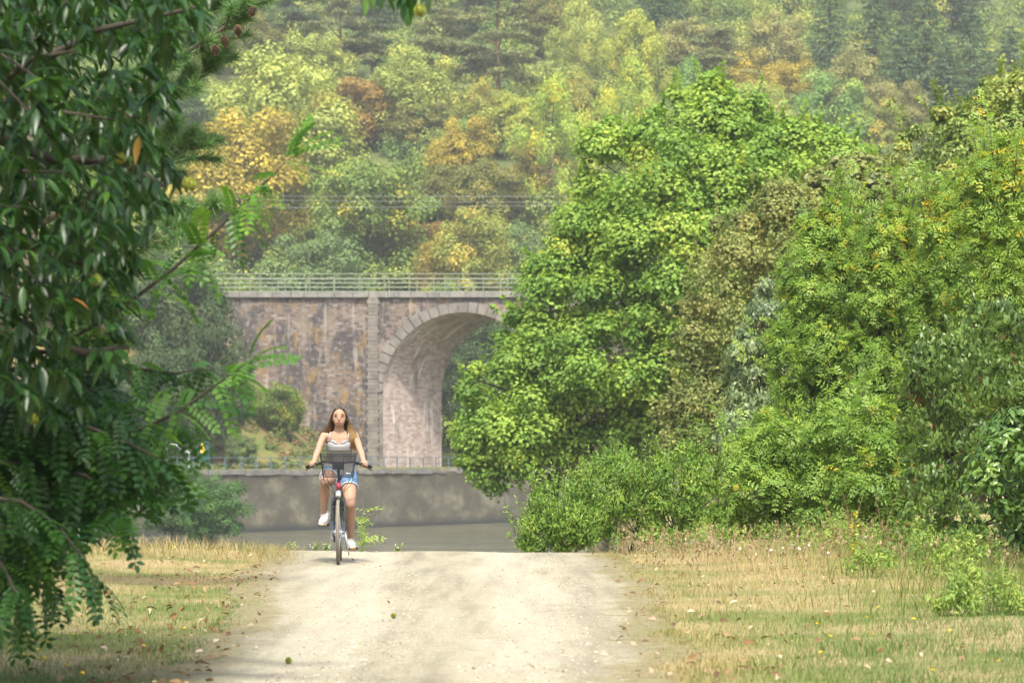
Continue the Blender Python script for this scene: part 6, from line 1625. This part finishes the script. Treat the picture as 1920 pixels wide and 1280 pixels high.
# shoes
def shoe(F_, A_, yaw):
    """F_: centre of the ball of the foot, A_: ankle"""
    d = (F_ - A_); fw = Vector((yaw, d.y, 0)).normalized()
    pitch = -0.30 if F_.z > 0.3 else -0.12
    fw = (fw + Vector((0, 0, pitch))).normalized(); up_ = Vector((1, 0, 0)).cross(fw); up_ = up_ if up_.z > 0 else -up_
    heel = F_ - fw * 0.155
    b = MB()
    b.loft([(heel - fw*0.028 + up_*0.028, 0.022, 0.022, fw), (heel + up_*0.036, 0.036, 0.040, fw), (heel + fw*0.055 + up_*0.040, 0.038, 0.046, fw), (heel + fw*0.105 + up_*0.030, 0.042, 0.038, fw), (F_ + up_*0.018, 0.047, 0.030, fw), (F_ + fw*0.045 + up_*0.010, 0.043, 0.024, fw), (F_ + fw*0.075 + up_*0.004, 0.026, 0.016, fw)], 18)
    b.tube([heel + fw*0.028 + up_*0.05, A_ + Vector((0, 0, -0.02)), A_ + Vector((0, 0, 0.012))], [0.042, 0.042, 0.041], 14)
    so = solid(b, 'shoe', M['canvas'], girl, 0.005, 3)
    b = MB(); b.loft([(heel - fw*0.035 - up_*0.002, 0.020, 0.012, fw), (heel - up_*0.002, 0.037, 0.013, fw), (heel + fw*0.08 - up_*0.002, 0.038, 0.013, fw), (F_ - up_*0.008, 0.049, 0.013, fw), (F_ + fw*0.05 - up_*0.010, 0.045, 0.014, fw), (F_ + fw*0.083 - up_*0.008, 0.024, 0.013, fw)], 16)
    b.build('sole', M['sole'], so, True)
    b = MB()
    for k in range(5):
        c = heel + fw*(0.075 + 0.017*k) + up_*(0.080 - 0.0065*k); sd_ = fw.cross(up_)
        b.tube([c - sd_*0.018, c + up_*0.004, c + sd_*0.018], 0.0028, 5)
    b.build('lace', M['lacecord'], so)
shoe(FL, AL, -0.02); shoe(FR, AR, 0.02)
b = MB(); b.tube([(-0.062, 0.655, 1.425), (-0.045, 0.632, 1.40), (0, 0.620, 1.372), (0.045, 0.632, 1.40), (0.062, 0.655, 1.425)], 0.0008, 5); b.ball((0, 0.617, 1.367), 0.004, 0.003, 0.005, 8, 5); b.build('necklace', M['brass'], girl)
# hair: a cap over the skull and locks falling from a middle parting
r = np.random.default_rng(91); mb = MB(); tint = []
def lock(pts, r0, tv):
    n0 = len(mb.v); k = len(pts)
    mb.tube(pts, [r0 * (0.9 if i == 0 else 1.0 if i < k-2 else 0.75 if i == k-2 else 0.2) for i in range(k)], 5); tint.extend([tv] * (len(mb.v) - n0))
n0 = len(mb.v); mb.ball(HC + Vector((0, 0.018, 0.008)), 0.079, 0.086, 0.099, 20, 14)
tint.extend([0.35] * (len(mb.v) - n0))
for s in (-1, 1):
    for k in range(380):
        a = r.random()            # 0 temple .. 1 back of head
        y0 = 0.580 + 0.135*a + r.normal(0, 0.006)
        z0 = 1.704 - 0.10*max(0, (0.62 - y0))*3 - 0.05*max(0, y0 - 0.66)
        yy = 0.598 + 0.145*a
        top_ = Vector((0.004*s, max(y0, 0.588), min(z0, 1.712)))
        e1 = Vector((s*(0.050 + 0.006*r.random()), yy - 0.012, 1.675 - 0.012*a))
        e2 = Vector((s*(0.080 + 0.008*r.random()), yy + 0.012 + 0.02*a, 1.605))
        if s < 0:                # swept back behind the shoulder
            e3 = Vector((-0.094 - 0.02*r.random(), 0.665 + 0.09*a, 1.53)); n_ = r.normal(); e4 = Vector((-0.125 + 0.015*n_, 0.715 + 0.07*a, 1.455)); e5 = Vector((-0.148 + 0.022*n_ + r.normal(0, 0.004), 0.755 + 0.07*a, 1.395 + r.normal(0, 0.012)))
            e6 = e5 + Vector((-0.010 + 0.008*n_, 0.03, -0.04 - 0.05*r.random()))
        else:                    # over the front of the shoulder
            e3 = Vector((0.098 + 0.02*r.random(), 0.640 + 0.09*a, 1.53)); n_ = r.normal(); e4 = Vector((0.122 + 0.014*n_, 0.655 + 0.10*a, 1.455)); e5 = Vector((0.148 + 0.019*n_ + r.normal(0, 0.003), 0.640 + 0.12*a, 1.38))
            e6 = Vector((0.162 + 0.02*n_ + r.normal(0, 0.004), 0.628 + 0.14*a, 1.27 + r.normal(0, 0.03)))
        wv = lambda: Vector((r.normal(0, 0.002), r.normal(0, 0.002), 0))
        lock([top_, e1, e2, e3 + wv(), e3.lerp(e4, 0.5) + wv(), e4 + wv(), e4.lerp(e5, 0.5) + wv(), e5, e6], r.uniform(0.0025, 0.0055), float(np.clip(r.normal(0.5, 0.22), 0, 1)))
for k in range(160):              # behind the neck
    x0 = r.uniform(-0.085, 0.085)
    lock([(x0*0.8, 0.735, 1.62), (x0, 0.75, 1.55), (x0*1.25, 0.765, 1.47), (x0*1.4, 0.79, 1.38 + r.normal(0, 0.03))], r.uniform(0.004, 0.007), float(np.clip(r.normal(0.3, 0.2), 0, 1)))
me = mb.mesh('hair', M['hair'], True); at = me.attributes.new('tint', 'FLOAT', 'POINT'); at.data.foreach_set('value', np.array(tint, np.float32))
link('hair', me, girl)

# ------------------------------------------------------------------ the air of the valley
m, t, o = nt('valley_haze')
pv = t.nodes.new('ShaderNodeVolumePrincipled'); pv.inputs['Color'].default_value = (0.93, 0.96, 0.92, 1); pv.inputs['Density'].default_value = 0.00030
pv.inputs['Anisotropy'].default_value = 0.2
t.links.new(pv.outputs[0], o.inputs['Volume'])
hz = MB(); hz.box(-640, 640, -40, 1540, -12, 215)
tag(hz.build('haze', m), kind='stuff')
